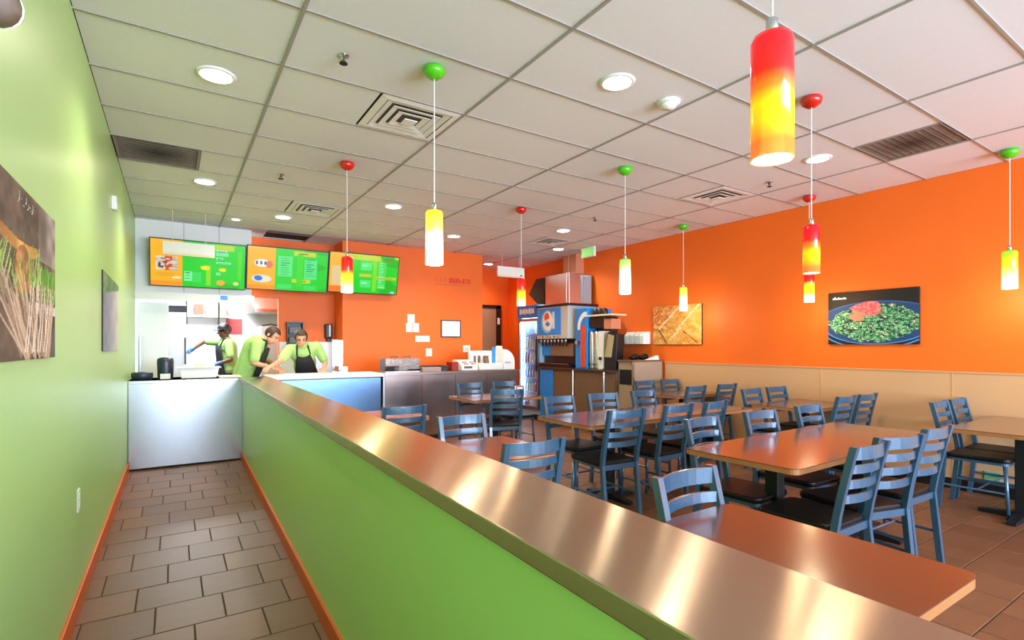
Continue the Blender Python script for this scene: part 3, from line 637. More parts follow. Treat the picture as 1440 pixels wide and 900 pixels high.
# ================================================================== COUNTERS
PX = pony(7.06) + .13
t = thing('steel_counter', (.15, 7.35, 0), 'tall stainless counter front closing the end of the corridor', 'counter')
B('front_panel', STEEL, XL + .005, pony(7.06) + .01, 7.075, 7.10, 0, .955, t); B('cabinet_body', GREYSTEEL, XL + .01, pony(7.06), 7.10, 7.65, 0, .93, t)
B('worktop', STEEL, XL + .003, .72, 7.06, 7.68, .955, .99, t, bevel=.004); B('kick_strip', DARK, XL + .005, .69, 7.07, 7.075, 0, .02, t)
t = thing('white_top_counter', (1.7, 7.4, 0), 'service counter with a thick white top and blue-grey steel front', 'counter')
B('front_panel', BLUESTEEL, 1.0, 2.46, 7.2, 7.22, .02, .93, t); B('cabinet_body', GREYSTEEL, 1.0, 2.46, 7.22, 7.68, 0, .93, t)
B('worktop', WHITE, .985, 2.47, 7.09, 7.7, .945, .995, t, bevel=.006); B('shadow_gap', DARK, 1.0, 2.46, 7.19, 7.5, .93, .945, t)
t = thing('register_counter', (3.6, 7.4, 0), 'long dull steel counter carrying the cash register', 'counter')
B('front_panel', BRONZE, 2.50, 4.72, 7.13, 7.15, .02, .95, t); B('cabinet_body', GREYSTEEL, 2.48, 4.72, 7.15, 7.7, 0, .95, t)
B('worktop', BRONZE, 2.475, 4.74, 7.10, 7.72, .95, .995, t, bevel=.004); B('kick_strip', DARK, 2.5, 4.72, 7.125, 7.13, 0, .06, t)
for x in (3.05, 3.6, 4.15): B('seam', DARK, x, x + .004, 7.127, 7.13, .06, .95, t)
ZT = .995
# back work counter behind the workers
t = thing('back_work_table', (1.75, 8.5, 0), 'pale steel work table with high backsplash behind the workers', 'table')
B('backsplash', mat('white_splash', (222, 232, 242), .3), 1.40, 2.24, 8.86, 8.89, .9, 1.44, t); B('top', STEEL, 1.42, 2.24, 8.45, 8.89, .86, .9, t, bevel=.004)
for x in (1.45, 2.21):
    for y in (8.48, 8.86): MB().cyl((x, y, 0), (x, y, .86), .02, n=10).build('leg', STEEL, t)
t = thing('sneeze_guard', (2.0, 7.62, ZT), 'clear glass guard panel at the right of the service counter', 'glass panel')
B('pane', GLASS, 1.9, 2.03, 7.62, 7.628, ZT + .02, 1.46, t); B('base_rail', STEEL, 1.9, 2.04, 7.61, 7.64, ZT, ZT + .02, t); B('post', STEEL, 2.03, 2.04, 7.61, 7.64, ZT + .02, 1.46, t)
# things on the register counter
t = thing('glass_display_caddy', (2.8, 7.35, ZT), 'clear acrylic snack caddy with steel handles on the register counter', 'caddy')
for z in (0, .1): MB().box(2.54, 3.06, 7.22, 7.48, ZT + z, ZT + z + .012).build('shelf', GREYSTEEL, t)
ACR = glassmat('smoky_acrylic', (.72, .74, .76), .2)
for (x0, x1, y0, y1) in ((2.54, 3.06, 7.22, 7.226), (2.54, 3.06, 7.474, 7.48), (2.54, 2.546, 7.226, 7.474), (3.054, 3.06, 7.226, 7.474)): B('pane', ACR, x0, x1, y0, y1, ZT + .012, ZT + .19, t)
B('lid', ACR, 2.53, 3.07, 7.21, 7.49, ZT + .19, ZT + .2, t)
for x in (2.66, 2.86): MB().tube([(x, 7.35, ZT + .2), (x, 7.35, ZT + .225), (x + .1, 7.35, ZT + .225), (x + .1, 7.35, ZT + .2)], .008).build('handle', BROWN, t)
SN = [mat('snack_wrap_%d' % k, c, .4) for k, c in enumerate(((150, 140, 136), (90, 84, 84), (200, 196, 190)))]
for k in range(8):
    x = 2.57 + k * .06; o = B('snack_pack', SN[k % 3], x, x + .045, 7.25, 7.4, ZT + .113, ZT + .175, bevel=.01); tag(o, 'wrapped snack pack on the upper caddy shelf, %s from left' % ('first', 'second', 'third', 'fourth', 'fifth', 'sixth', 'seventh', 'eighth')[k], 'snack', 'snack packs in the caddy')
for k in range(4):
    x = 2.58 + k * .115; o = B('snack_pack', SN[(k + 1) % 3], x, x + .09, 7.25, 7.42, ZT + .013, ZT + .08, bevel=.012); tag(o, 'wrapped snack pack on the lower caddy shelf, %s from left' % ('first', 'second', 'third', 'fourth')[k], 'snack', 'snack packs in the caddy')
t = thing('black_tray', (3.35, 7.4, ZT), 'black serving tray with raised rim beside the caddy', 'tray')
B('base', BLACK, 3.1, 3.56, 7.3, 7.55, ZT, ZT + .012, t); MB().box(3.1, 3.56, 7.3, 7.312, ZT + .012, ZT + .075).box(3.1, 3.56, 7.538, 7.55, ZT + .012, ZT + .075).box(3.1, 3.112, 7.312, 7.538, ZT + .012, ZT + .075).box(3.548, 3.56, 7.312, 7.538, ZT + .012, ZT + .075).build('rim', BLACK, t)
t = thing('cardboard_box', (3.2, 7.22, ZT), 'flat pinkish carton in front of the black tray', 'box')
B('body', mat('pinkish_carton', (176, 150, 140), .7), 3.08, 3.38, 7.16, 7.28, ZT, ZT + .055, t, bevel=.003); B('flap', MATS['pinkish_carton'], 3.08, 3.38, 7.165, 7.275, ZT + .055, ZT + .06, t)
t = thing('cash_register', (3.86, 7.35, ZT), 'white cash register with small display on the counter', 'register')
WPL = mat('white_plastic', (232, 234, 232), .35, var=.03)
MB().prism([(7.18, ZT), (7.5, ZT), (7.5, ZT + .16), (7.36, ZT + .15), (7.18, ZT + .07)], 'x', 3.74, 4.02).build('body', WPL, t, bevel=.004)
B('display', mat('lcd_grey', (90, 104, 112), .3), 3.78, 3.92, 7.176, 7.18, ZT + .03, ZT + .065, t); B('cash_drawer', WPL, 3.74, 4.02, 7.174, 7.18, ZT + .003, ZT + .02, t)
for k in range(12): B('key', RED if k % 3 else PAPER, 3.76 + (k % 6) * .042, 3.79 + (k % 6) * .042, 7.22 + (k // 6) * .06, 7.25 + (k // 6) * .06, ZT + .085 + (k // 6) * .028, ZT + .105 + (k // 6) * .028, t)
t = thing('red_box', (3.68, 7.4, ZT), 'dark red box standing left of the cash register', 'box')
B('body', mat('dark_red_card', (160, 34, 22), .5), 3.63, 3.735, 7.3, 7.5, ZT, ZT + .12, t, bevel=.003); B('lid', RED, 3.625, 3.74, 7.295, 7.505, ZT + .12, ZT + .13, t)
t = thing('pos_terminal', (4.4, 7.4, ZT), 'white point of sale unit with curved side at the end of the counter', 'register')
B('base', WPL, 4.06, 4.5, 7.2, 7.55, ZT, ZT + .10, t, bevel=.008); B('back_board', WPL, 4.04, 4.5, 7.5, 7.54, ZT + .1, ZT + .3, t, bevel=.006)
arc = [(4.52, ZT), (4.74, ZT)] + [(4.52 + .22 * math.cos(a), ZT + .12 + .21 * math.sin(a)) for a in np.linspace(0, PI / 2, 8)]
MB().prism(arc, 'y', 7.22, 7.5).build('curved_hood', WPL, t); B('slot', GREYSTEEL, 4.55, 4.66, 7.215, 7.22, ZT + .1, ZT + .12, t)
for k, x in enumerate((4.12, 4.2, 4.3)): B('card_slot', BROWN, x, x + .025, 7.46, 7.5, ZT + .1, ZT + .22, t)
o = MB().lathe([(.04, 0), (.045, .02), (.03, .09), (.034, .12), (0, .12)], (4.25, 7.3, ZT + .1), 12).build('glass_jar', mat('jar_brown', (120, 90, 80), .3)); tag(o, 'small brown jar standing on the white register base', 'jar')
o = B('blue_card_holder', BLUE, 4.37, 4.42, 7.3, 7.34, ZT + .1, ZT + .36, bevel=.004); tag(o, 'narrow blue upright card on the register base', 'card')
o = B('white_cup', PAPER, 4.62, 4.72, 7.56, 7.64, ZT, ZT + .38, bevel=.02); tag(o, 'tall pale cup behind the curved register hood', 'cup')
# things on the corridor counter
o = MB().lathe([(.09, 0), (.105, .03), (.105, .075), (.095, .085), (0, .09)], (-.3, 7.3, .99), 24).build('black_bowl', mat('dark_blue_plastic', (34, 46, 62), .35), None, True); tag(o, 'low black round bowl at the left of the steel counter', 'bowl')
t = thing('napkin_holder', (-.08, 7.4, .99), 'tall dark rounded napkin holder on the steel counter', 'dispenser')
MB().lathe([(.075, 0), (.08, .05), (.085, .2), (.08, .235), (.05, .25), (0, .252)], (-.08, 7.4, .99), 20).build('body', MATS['dark_blue_plastic'], t, True); B('napkins', PAPER, -.13, -.03, 7.31, 7.335, .99, 1.05, t)
t = thing('steam_pan', (.22, 7.42, .99), 'white deep food pan with a lip on the steel counter', 'pan')
MB().prism([(.08, .99), (.44, .99), (.47, 1.11), (.05, 1.11)], 'y', 7.3, 7.55).build('tub', WPL, t, bevel=.006); B('rim', WPL, .03, .49, 7.28, 7.57, 1.11, 1.122, t, bevel=.003)
for k in range(3):
    o = B('paper_stack', CREAM if k % 2 else PAPER, .10 + k * .11, .2 + k * .11, 7.33, 7.5, 1.123, 1.15 + .01 * k, bevel=.006); tag(o, ('cream', 'white', 'plain')[k] + ' folded paper bundle lying on the white food pan', 'paper', 'paper bundles on the pan')
o = B('cutting_board', CREAM, .46, .70, 7.14, 7.5, .99, 1.008, bevel=.004); tag(o, 'cream cutting board at the right end of the steel counter', 'board')
o = MB().lathe([(.03, 0), (.035, .06), (.03, .09), (0, .092)], (2.02, 7.4, ZT), 14).build('salt_shaker', WPL, None, True); tag(o, 'small white shaker near the right end of the white counter top', 'shaker')

# ================================================================== KITCHEN
KW = MATS['kitchen_white']
t = thing('tall_refrigerator', (-.25, 8.75, 0), 'tall white refrigerator panel at the left of the kitchen opening', 'refrigerator')
B('body', KW, -.40, -.06, 8.56, 9.1, 0, 1.985, t, bevel=.006); B('door', KW, -.395, -.065, 8.535, 8.56, .1, 1.97, t, bevel=.004); B('handle', STEEL, -.38, -.36, 8.505, 8.535, 1.0, 1.5, t)
t = thing('reach_in_freezer', (-.07, 9.6, 0), 'steel and white reach-in freezer with two narrow doors', 'freezer')
B('body', STEEL, -.3, .165, 9.3, 9.95, 0, 2.0, t, bevel=.006)
for k in range(2): dd = B('door', KW, -.295 + k * .23, -.07 + k * .23, 9.275, 9.3, .12, 1.86, t, bevel=.004); B('handle', BLACKMETAL, -.09 + k * .23, -.075 + k * .23, 9.25, 9.275, .8, 1.5, dd)
B('header', BLACKMETAL, -.3, .165, 9.27, 9.3, 1.88, 1.98, t)
t = thing('range_hood', (1.2, 11.4, 2.0), 'large sloped steel range hood under the kitchen ceiling', 'hood')
MB().prism([(.72, 2.95), (1.9, 2.95), (1.9, 2.05), (1.25, 2.05)], 'y', 10.6, 12.2).build('canopy', mat('hood_steel', (.72, .68, .62), .35, 1.), t); MB().box(1.25, 1.9, 10.58, 10.6, 2.0, 2.06).build('lip', STEEL, t)
t = thing('wall_shelf', (.6, 12.2, 1.95), 'white wall shelf on dark brackets at the back of the kitchen', 'shelf')
B('board', CREAM, .1, .95, 12.05, 12.4, 1.95, 1.99, t)
for x in (.2, .75): MB().box(x, x + .03, 12.03, 12.06, 1.8, 2.6).build('bracket', BLACKMETAL, t)
for k in range(4): o = B('storage_box', (CREAM, BROWN, PAPER, CREAM)[k], .14 + k * .2, .3 + k * .2, 12.1, 12.35, 1.991, 2.15 + .06 * (k % 2), bevel=.005); tag(o, ('tall cream', 'brown', 'white', 'small cream')[k] + ' storage box on the kitchen shelf', 'box', 'boxes on the kitchen shelf')
o = B('red_notice', mat('red_notice_paper', (236, 96, 100), .6), .92, 1.22, 12.385, 12.4, 1.62, 1.94); tag(o, 'red square notice on the kitchen back wall', 'notice')
t = thing('prep_table', (.6, 10.95, 0), 'steel prep table in front of the worker in the cap', 'table')
B('top', STEEL, .1, 1.3, 10.7, 11.3, .88, .92, t, bevel=.004); B('shelf', STEEL, .12, 1.28, 10.72, 11.28, .25, .28, t)
for x in (.14, 1.26):
    for y in (10.74, 11.26): MB().cyl((x, y, 0), (x, y, .88), .02, n=8).build('leg', STEEL, t)
t = thing('grey_cabinet', (1.25, 10.1, 0), 'plain grey equipment cabinet behind the bending worker', 'cabinet')
B('body', mat('grey_enamel', (176, 184, 178), .5), 1.28, 1.75, 10.0, 10.6, 0, 1.72, t, bevel=.01); B('door', MATS['grey_enamel'], 1.30, 1.73, 9.985, 10.0, .1, 1.66, t, bevel=.004); MB().tube([(1.3, 10.1, 1.73), (1.45, 10.1, 1.76), (1.6, 10.1, 1.73)], .012).build('hose', BLACK, t)
for y in (9.6, 11.3):
    o = B('ceiling_panel_light', LITW, -.25, .85, y - .3, y + .3, 2.91, 2.93); tag(o, ('nearer' if y < 10 else 'farther') + ' white lit panel on the kitchen ceiling', 'ceiling lamp', 'kitchen ceiling panels'); B('housing', WHITE, -.27, .87, y - .32, y + .32, 2.93, CEIL + .012, o)

# ================================================================== DRINKS STATION
t = thing('beverage_cooler', (5.95, 8.09, 0), 'tall blue drinks cooler with glass door and white lettered header', 'cooler')
CB = mat('cooler_blue', (150, 190, 222), .35, var=.05); CI = mat('cooler_interior_glow', (150, 190, 222), .4, emit=.35)
MB().box(6.26, 6.3, 7.76, 8.44, .1, 2.14).box(5.66, 6.26, 7.76, 7.79, .1, 2.14).box(5.66, 6.26, 8.41, 8.44, .1, 2.14).box(5.66, 6.26, 7.79, 8.41, .1, .2).box(5.66, 6.26, 7.79, 8.41, 1.9, 2.14).build('cabinet', CB, t)
B('liner', CI, 6.25, 6.26, 7.79, 8.41, .2, 1.9, t); B('led_strip', LITW, 5.68, 5.70, 7.82, 8.38, 1.885, 1.899, t)  # back liner is given its own glow to brighten the cooler interior
l = bpy.data.lights.new('cooler_led', 'AREA'); l.shape = 'RECTANGLE'; l.size = .03; l.size_y = .5; l.energy = 8; l.color = (.85, .94, 1); lo = bpy.data.objects.new('cooler_led', l); COL.objects.link(lo); lo.parent = t; lo.location = (5.7 - 5.95, 0, 1.88); lo.rotation_euler = (0, -.35, 0)
B('led_strip', LITW, 5.675, 5.69, 8.395, 8.408, .25, 1.85, t)
l = bpy.data.lights.new('cooler_led', 'AREA'); l.shape = 'RECTANGLE'; l.size = .03; l.size_y = 1.5; l.energy = 6; l.color = (.85, .94, 1); lo = bpy.data.objects.new('cooler_led', l); COL.objects.link(lo); lo.parent = t; lo.location = (5.70 - 5.95, 8.385 - 8.09, 1.05); lo.rotation_euler = (PI / 2, 0, math.radians(-125))
B('kick_plate', BLACK, 5.68, 6.3, 7.76, 8.44, 0, .1, t)
C_, U_, V_ = canvas(100, 34, (22, 112, 196))
for k in range(9): oval(C_, U_, V_, .14 + k * .085, .5, .036, .3 + .08 * (k % 3 == 0), (238, 244, 250)); oval(C_, U_, V_, .14 + k * .085, .5, .014, .12, (120, 180, 226)) if k % 2 else None
B('header', BLUE, 5.60, 5.66, 7.76, 8.44, 1.9, 2.14, t, bevel=.004); grid_print('header_print', DECAL, t, (5.598, 8.42, 1.94), (0, -.64, 0), (0, 0, .17), C_)
dr = MB().box(5.62, 5.66, 7.77, 7.81, .2, 1.89).box(5.62, 5.66, 8.39, 8.43, .2, 1.89).box(5.62, 5.66, 7.81, 8.39, .2, .25).box(5.62, 5.66, 7.81, 8.39, 1.84, 1.89).build('door', GREYSTEEL, t)
B('pane', GLASS, 5.635, 5.64, 7.81, 8.39, .25, 1.84, dr); B('handle', BLACK, 5.59, 5.62, 7.80, 7.82, .9, 1.5, dr)
BOT = [mat('bottle_%d' % k, c, .25, coat=.4) for k, c in enumerate(((110, 170, 220), (200, 216, 228), (60, 90, 130), (170, 190, 204), (150, 190, 200), (90, 140, 190)))]
proto = {}
for s_ in range(6):
    z = .22 + s_ * .275; B('shelf', WPL, 5.7, 6.25, 7.795, 8.405, z, z + .012, t)
    for k in range(7):
        m_ = BOT[(s_ * 2 + k // 3 + (k == 5)) % 6]; key = m_.name
        if key not in proto:
            o = MB().lathe([(.033, 0), (.035, .01), (.035, .13), (.014, .18), (.014, .2), (.016, .2), (.016, .215), (0, .216)], (0, 0, 0), 10).build('drink_bottle', m_, None, True); proto[key] = o
        else: o = proto[key].copy(); COL.objects.link(o)
        o.location = (5.76, 7.84 + k * .087, z + .0121); tag(o, 'drink bottle in the cooler, %s shelf, %s from the right' % (('lowest', 'second lowest', 'third lowest', 'third highest', 'second highest', 'top')[s_], ('first', 'second', 'third', 'fourth', 'fifth', 'sixth', 'seventh')[k]), 'bottle', 'bottles in the drinks cooler')
# counter carrying the fountain
t = thing('drinks_counter', (5.95, 6.65, 0), 'brown drinks counter with steel posts along the orange wall', 'counter')
B('body', BROWN, 5.64, 6.3, 5.78, 7.74, .08, .97, t); B('worktop', mat('dark_worktop', (70, 52, 40), .35), 5.58, 6.3, 5.77, 7.745, .97, 1.0, t, bevel=.003)
for a, b in ((5.8, 6.0), (6.05, 6.74), (6.8, 7.3)): B('door', BROWN, 5.625, 5.64, a, b, .12, .93, t, bevel=.003)
for y in (6.77, 6.02): MB().cyl((5.61, y, 0), (5.61, y, .97), .016, n=10).build('post', STEEL, t)
B('blue_panel', BLUE, 5.622, 5.64, 7.35, 7.72, .12, .95, t); B('kick_strip', BLACK, 5.66, 6.3, 5.78, 7.74, 0, .08, t)
t = thing('soda_fountain', (5.9, 7.3, 1.0), 'soda fountain with blue logo panel, nozzles and brown splash panel', 'drink dispenser')
B('drip_tray', BLACK, 5.60, 6.2, 6.86, 7.72, 1.0, 1.06, t, bevel=.005); B('drip_grate', STEEL, 5.62, 5.85, 6.9, 7.7, 1.06, 1.07, t)
B('column', BLACK, 5.74, 6.2, 6.86, 7.72, 1.06, 1.5, t); B('splash_panel', mat('splash_brown', (128, 104, 84), .4), 5.70, 5.74, 6.87, 7.50, 1.2, 1.42, t); B('blue_strip', BLUE, 5.70, 5.74, 7.51, 7.72, 1.2, 1.42, t)
B('head', mat('fountain_grey', (196, 190, 182), .4), 5.58, 6.2, 6.86, 7.74, 1.5, 2.06, t, bevel=.008); B('lid', BLACK, 5.56, 6.22, 6.80, 7.76, 2.06, 2.1, t, bevel=.01)
def soda():
    C, U, V = canvas(90, 72, (22, 142, 242)); rect(C, U, V, 0, .08, 0, 1, (60, 160, 230))
    oval(C, U, V, .45, .50, .27, .44, (120, 190, 236)); oval(C, U, V, .45, .52, .23, .40, (236, 242, 246)); oval(C, U, V, .43, .66, .11, .18, (236, 84, 30)); oval(C, U, V, .47, .40, .10, .08, (60, 130, 206)); C[(((U - .45) / .23) ** 2 + ((V - .52) / .40) ** 2 > .8) & (((U - .45) / .23) ** 2 + ((V - .52) / .40) ** 2 < 1) & (U < .5)] = (150, 200, 236); C[(np.abs(V - .45 - .12 * np.sin((U - .3) * 7)) < .035) & (np.abs(U - .45) < .19)] = (240, 244, 248)
    rect(C, U, V, .68, .77, .22, .86, (226, 238, 246)); return C
pn = B('logo_panel', BLUE, 5.572, 5.58, 7.05, 7.73, 1.57, 2.04, t); grid_print('logo_print', DECAL, pn, (5.5705, 7.725, 1.575), (0, -.66, 0), (0, 0, .46), soda())
for k in range(8): MB().lathe([(.022, 0), (.024, .06), (.014, .08), (0, .08)], (5.63, 6.98 + k * .1, 1.42), 10).build('nozzle', GREYSTEEL, t, True); B('lever', BLACK, 5.65, 5.66, 6.965 + k * .1, 6.995 + k * .1, 1.37, 1.44, t)
C_, U_, V_ = canvas(80, 10, (190, 186, 180)); C_[:] = lerp((120, 100, 90), (226, 222, 214), (vnoise(U_, V_, 30, 77) > .5) * 1.); grid_print('button_strip', DECAL, t, (5.5785, 7.72, 1.51), (0, -.66, 0), (0, 0, .055), C_)
t = thing('ice_maker', (6.02, 7.4, 2.1), 'steel box ice maker with side louvres on top of the soda fountain', 'ice machine')
IM = mat('ice_maker_steel', (.66, .60, .57), .34, 1.); B('body', IM, 5.76, 6.28, 7.05, 7.74, 2.1, 2.655, t, bevel=.01); B('front_panel', IM, 5.752, 5.76, 7.12, 7.72, 2.13, 2.63, t, bevel=.003)
lv = B('louvre_panel', mat('louvre_grey', (176, 180, 188), .4), 6.02, 6.26, 7.04, 7.05, 2.14, 2.63, t)
for k in range(6): B('louvre', MATS['louvre_grey'], 6.035 + k * .037, 6.055 + k * .037, 7.028, 7.04, 2.16, 2.61, lv)
t = thing('dark_patch_box', (6.15, 8.2, 2.2), 'dark angled box standing in for a dark patch behind the ice maker', 'speaker')  # plain dark box stands in for an unidentified dark patch
MB().prism([(8.15, 2.12), (8.55, 2.4), (8.3, 2.68), (8.02, 2.68), (8.02, 2.12)], 'x', 5.95, 6.2).build('cabinet', mat('dark_box_brown', (58, 44, 34), .7), t, bevel=.006); B('bracket', BLACKMETAL, 6.2, XR, 8.15, 8.25, 2.35, 2.45, t); B('base', BLACK, 5.97, 6.18, 8.04, 8.14, 2.14, 2.16, t)
o = MB().box(6.14, XR, 7.32, 7.52, 2.66, CEIL).box(6.12, XR, 7.52, 7.66, 2.66, CEIL).build('duct_cover', mat('pinkish_duct', (206, 136, 108), .45)); tag(o, 'pinkish duct cover rising from the ice maker to the ceiling', 'duct')
# second block of drink machines
t = thing('juice_dispenser', (5.95, 6.6, 1.0), 'blue fronted juice dispenser with orange side strip', 'drink dispenser')
B('body', BLUE, 5.66, 6.2, 6.46, 6.76, 1.0, 2.0, t, bevel=.01); C_, U_, V_ = canvas(40, 60, (34, 124, 206)); e = (U_ - .95) ** 2 + ((V_ - .35) * 1.4) ** 2; C_[(e > .30) & (e < .62) & (V_ > .3)] = (220, 232, 240)
grid_print('front_print', DECAL, t, (5.658, 6.75, 1.5), (0, -.28, 0), (0, 0, .48), C_)
OR2 = mat('orange_red_panel', (214, 70, 34), .4, var=.3, scale=20); B('orange_strip', OR2, 5.64, 5.66, 6.5, 6.6, 1.03, 1.7, t); B('spout', STEEL, 5.6, 5.66, 6.64, 6.7, 1.4, 1.46, t)
t = thing('coffee_brewer', (5.95, 6.2, 1.0), 'black coffee brewer with a flat pale tray on top', 'coffee machine')
B('column', BLACK, 5.84, 5.98, 6.08, 6.42, 1.0, 1.84, t, bevel=.008); B('head', BLACK, 5.68, 5.98, 6.08, 6.42, 1.66, 1.84, t, bevel=.01); B('tray', CREAM, 5.60, 5.92, 5.84, 6.42, 1.845, 1.87, t, bevel=.004)
for k in range(3): MB().lathe([(.05, 1.87), (.055, 1.9), (.05, 1.96), (.02, 1.98), (0, 1.98)], (5.75, 6.15 + k * .1, 0), 12).build('lid_knob', BLACK, t, True)
B('side_panel', mat('tan_side', (206, 130, 100), .4), 5.66, 5.86, 5.9, 6.07, 1.64, 1.8, t, bevel=.004)
for k, y in enumerate((6.4, 6.29)):
    t = thing('steel_urn', (5.72, y, 1.0), ('left' if k == 0 else 'right') + ' tall slim steel urn under the coffee brewer', 'urn', 'steel urns')
    MB().lathe([(.048, 1.0), (.05, 1.02), (.05, 1.58), (.045, 1.61), (0, 1.615)], (5.72, y, 0), 16).build('body', STEEL, t, True); MB().cyl((5.68, y, 1.08), (5.63, y, 1.08), .01, n=8).build('tap', BLACK, t)
t = thing('white_dispenser', (5.75, 6.17, 1.0), 'white upright dispenser between the urns and the tilted black one', 'drink dispenser')
B('body', WPL, 5.68, 5.83, 6.1, 6.23, 1.0, 1.61, t, bevel=.012); B('spout', BLACK, 5.65, 5.68, 6.14, 6.18, 1.15, 1.2, t)
t = thing('tilted_tea_dispenser', (5.72, 5.93, 1.0), 'black tilted tea dispenser with beige front at the counter end', 'drink dispenser')
MB().prism([(6.06, 1.02), (5.82, 1.0), (5.78, 1.55), (5.98, 1.60), (6.07, 1.2)], 'x', 5.66, 5.82).build('body', BLACK, t, bevel=.012); MB().prism([(6.04, 1.2), (5.9, 1.2), (5.84, 1.53), (5.96, 1.56)], 'x', 5.645, 5.662).build('front', mat('beige_front', (176, 160, 124), .4), t); B('foot', BLACK, 5.64, 5.84, 5.8, 6.08, 1.0, 1.02, t, bevel=.004)
t = thing('condiment_cabinet', (5.98, 5.6, 0), 'grey-brown condiment cabinet at the end of the drinks counter', 'cabinet')
B('body', mat('grey_brown_laminate', (160, 138, 118), .45), 5.68, 6.3, 5.46, 5.77, 0, 1.14, t, bevel=.004); B('top', BROWN, 5.655, 6.305, 5.445, 5.775, 1.14, 1.165, t, bevel=.003); B('corner_post', STEEL, 5.665, 5.69, 5.45, 5.475, 0, 1.14, t); B('bin_flap', BLACK, 5.672, 5.68, 5.5, 5.74, .8, 1.02, t)
for k in range(4):
    o = MB().ell((5.77 + k * .105, 5.58 + .03 * (k % 2), 1.20 + .012 * (k % 2)), (.05, .06, .035 + .01 * (k % 2)), n=12, m=7).build('black_pouch', VINYL, None, True); tag(o, 'crumpled black pouch on the condiment cabinet, ' + ('first from the left', 'second from the left', 'third from the left', 'rightmost')[k], 'pouch', 'black pouches on the cabinet')
o = MB().prism([(5.95, 1.166), (6.22, 1.166), (6.2, 1.23)], 'y', 5.452, 5.50).build('paper_sheet', PAPER); tag(o, 'folded white paper leaning on the condiment cabinet', 'paper')
for k in range(4):
    y = 5.72 + k * .108; o = MB().prism([(XR - .001, 1.403), (XR - .16, 1.403), (XR - .16, 1.54), (XR - .1, 1.6), (XR - .001, 1.6)], 'y', y, y + .095).build('paper_holder', WPL, None, bevel=.008); tag(o, 'white wall paper holder left of the golden picture, ' + ('rightmost', 'third from left', 'second from left', 'leftmost')[k], 'holder', 'white wall holders')

# ================================================================== TABLES AND CHAIRS
TZ = .74
def rrect(x0, x1, y0, y1, r, n=5):
    P = []
    for cx, cy, a0 in ((x1 - r, y1 - r, 0), (x0 + r, y1 - r, PI / 2), (x0 + r, y0 + r, PI), (x1 - r, y0 + r, 1.5 * PI)):
        for k in range(n + 1): a = a0 + PI / 2 * k / n; P.append((cx + r * math.cos(a), cy + r * math.sin(a)))
    return P
def table(x0, x1, y0, y1, label, rot=0, ped=None):
    cx, cy = (x0 + x1) / 2, (y0 + y1) / 2
    t = thing('dining_table', (cx, cy, 0), label, 'table', 'brown dining tables')
    MB().prism(rrect(x0, x1, y0, y1, .045), 'z', TZ - .004, TZ).build('table_top', WOOD, t)
    MB().prism(rrect(x0 + .001, x1 - .001, y0 + .001, y1 - .001, .045), 'z', TZ - .032, TZ - .004).build('edge_band', EDGE, t)
    for px in (ped or ([cx] if x1 - x0 < 1.3 else [x0 + .42, x1 - .42])):
        B('column', BLACKMETAL, px - .04, px + .04, cy - .04, cy + .04, .03, TZ - .05, t, bevel=.006)
        m = MB()
        for a in range(4):
            d = Vector((math.cos(a * PI / 2), math.sin(a * PI / 2))); L = .27 if a % 2 else min(.3, (x1 - x0) / 2 - .05)
            n = Vector((-d.y, d.x)); q = [Vector((px, cy)) + n * .04, Vector((px, cy)) - n * .04, Vector((px, cy)) + d * L - n * .028, Vector((px, cy)) + d * L + n * .028]
            m.add([(p.x, p.y, 0.002) for p in q] + [(p.x, p.y, h) for p, h in zip(q, (.06, .06, .025, .025))], [(3, 2, 1, 0), (4, 5, 6, 7), (0, 1, 5, 4), (1, 2, 6, 5), (2, 3, 7, 6), (3, 0, 4, 7)])
        m.build('base_cross', BLACKMETAL, t)
        MB().box(px - .2, px + .2, cy - .03, cy + .03, TZ - .05, TZ - .034).box(px - .03, px + .03, cy - .2, cy + .2, TZ - .05, TZ - .034).build('top_spider', BLACKMETAL, t)
    t.rotation_euler.z = rot
    return t
table(.885, 1.9, .51, 1.30, 'brown dining table nearest the camera, pushed against the low wall')
table(2.68, 4.66, 1.47, 2.17, 'large brown table reflecting the orange wall, with three chairs on its near side', rot=.02)
table(5.05, 6.29, .95, 1.58, 'brown wall table at the right edge of the picture')
table(2.76, 3.87, 3.12, 3.86, 'left half of the long pair of tables in the middle of the room')
table(3.885, 4.98, 3.12, 3.86, 'right half of the long pair of tables in the middle of the room')
table(2.92, 3.95, 5.3, 6.0, 'small brown table close to the register counter')
table(1.0, 1.95, 4.35, 5.02, 'brown table against the far part of the low wall')
table(.985, 1.97, 2.45, 3.15, 'brown table against the middle of the low wall')
table(5.3, 6.29, 2.72, 3.38, 'brown wall table under the noodle picture side, between two pairs of chairs')
table(5.3, 6.29, 4.35, 4.98, 'far brown wall table in front of the condiment cabinet')

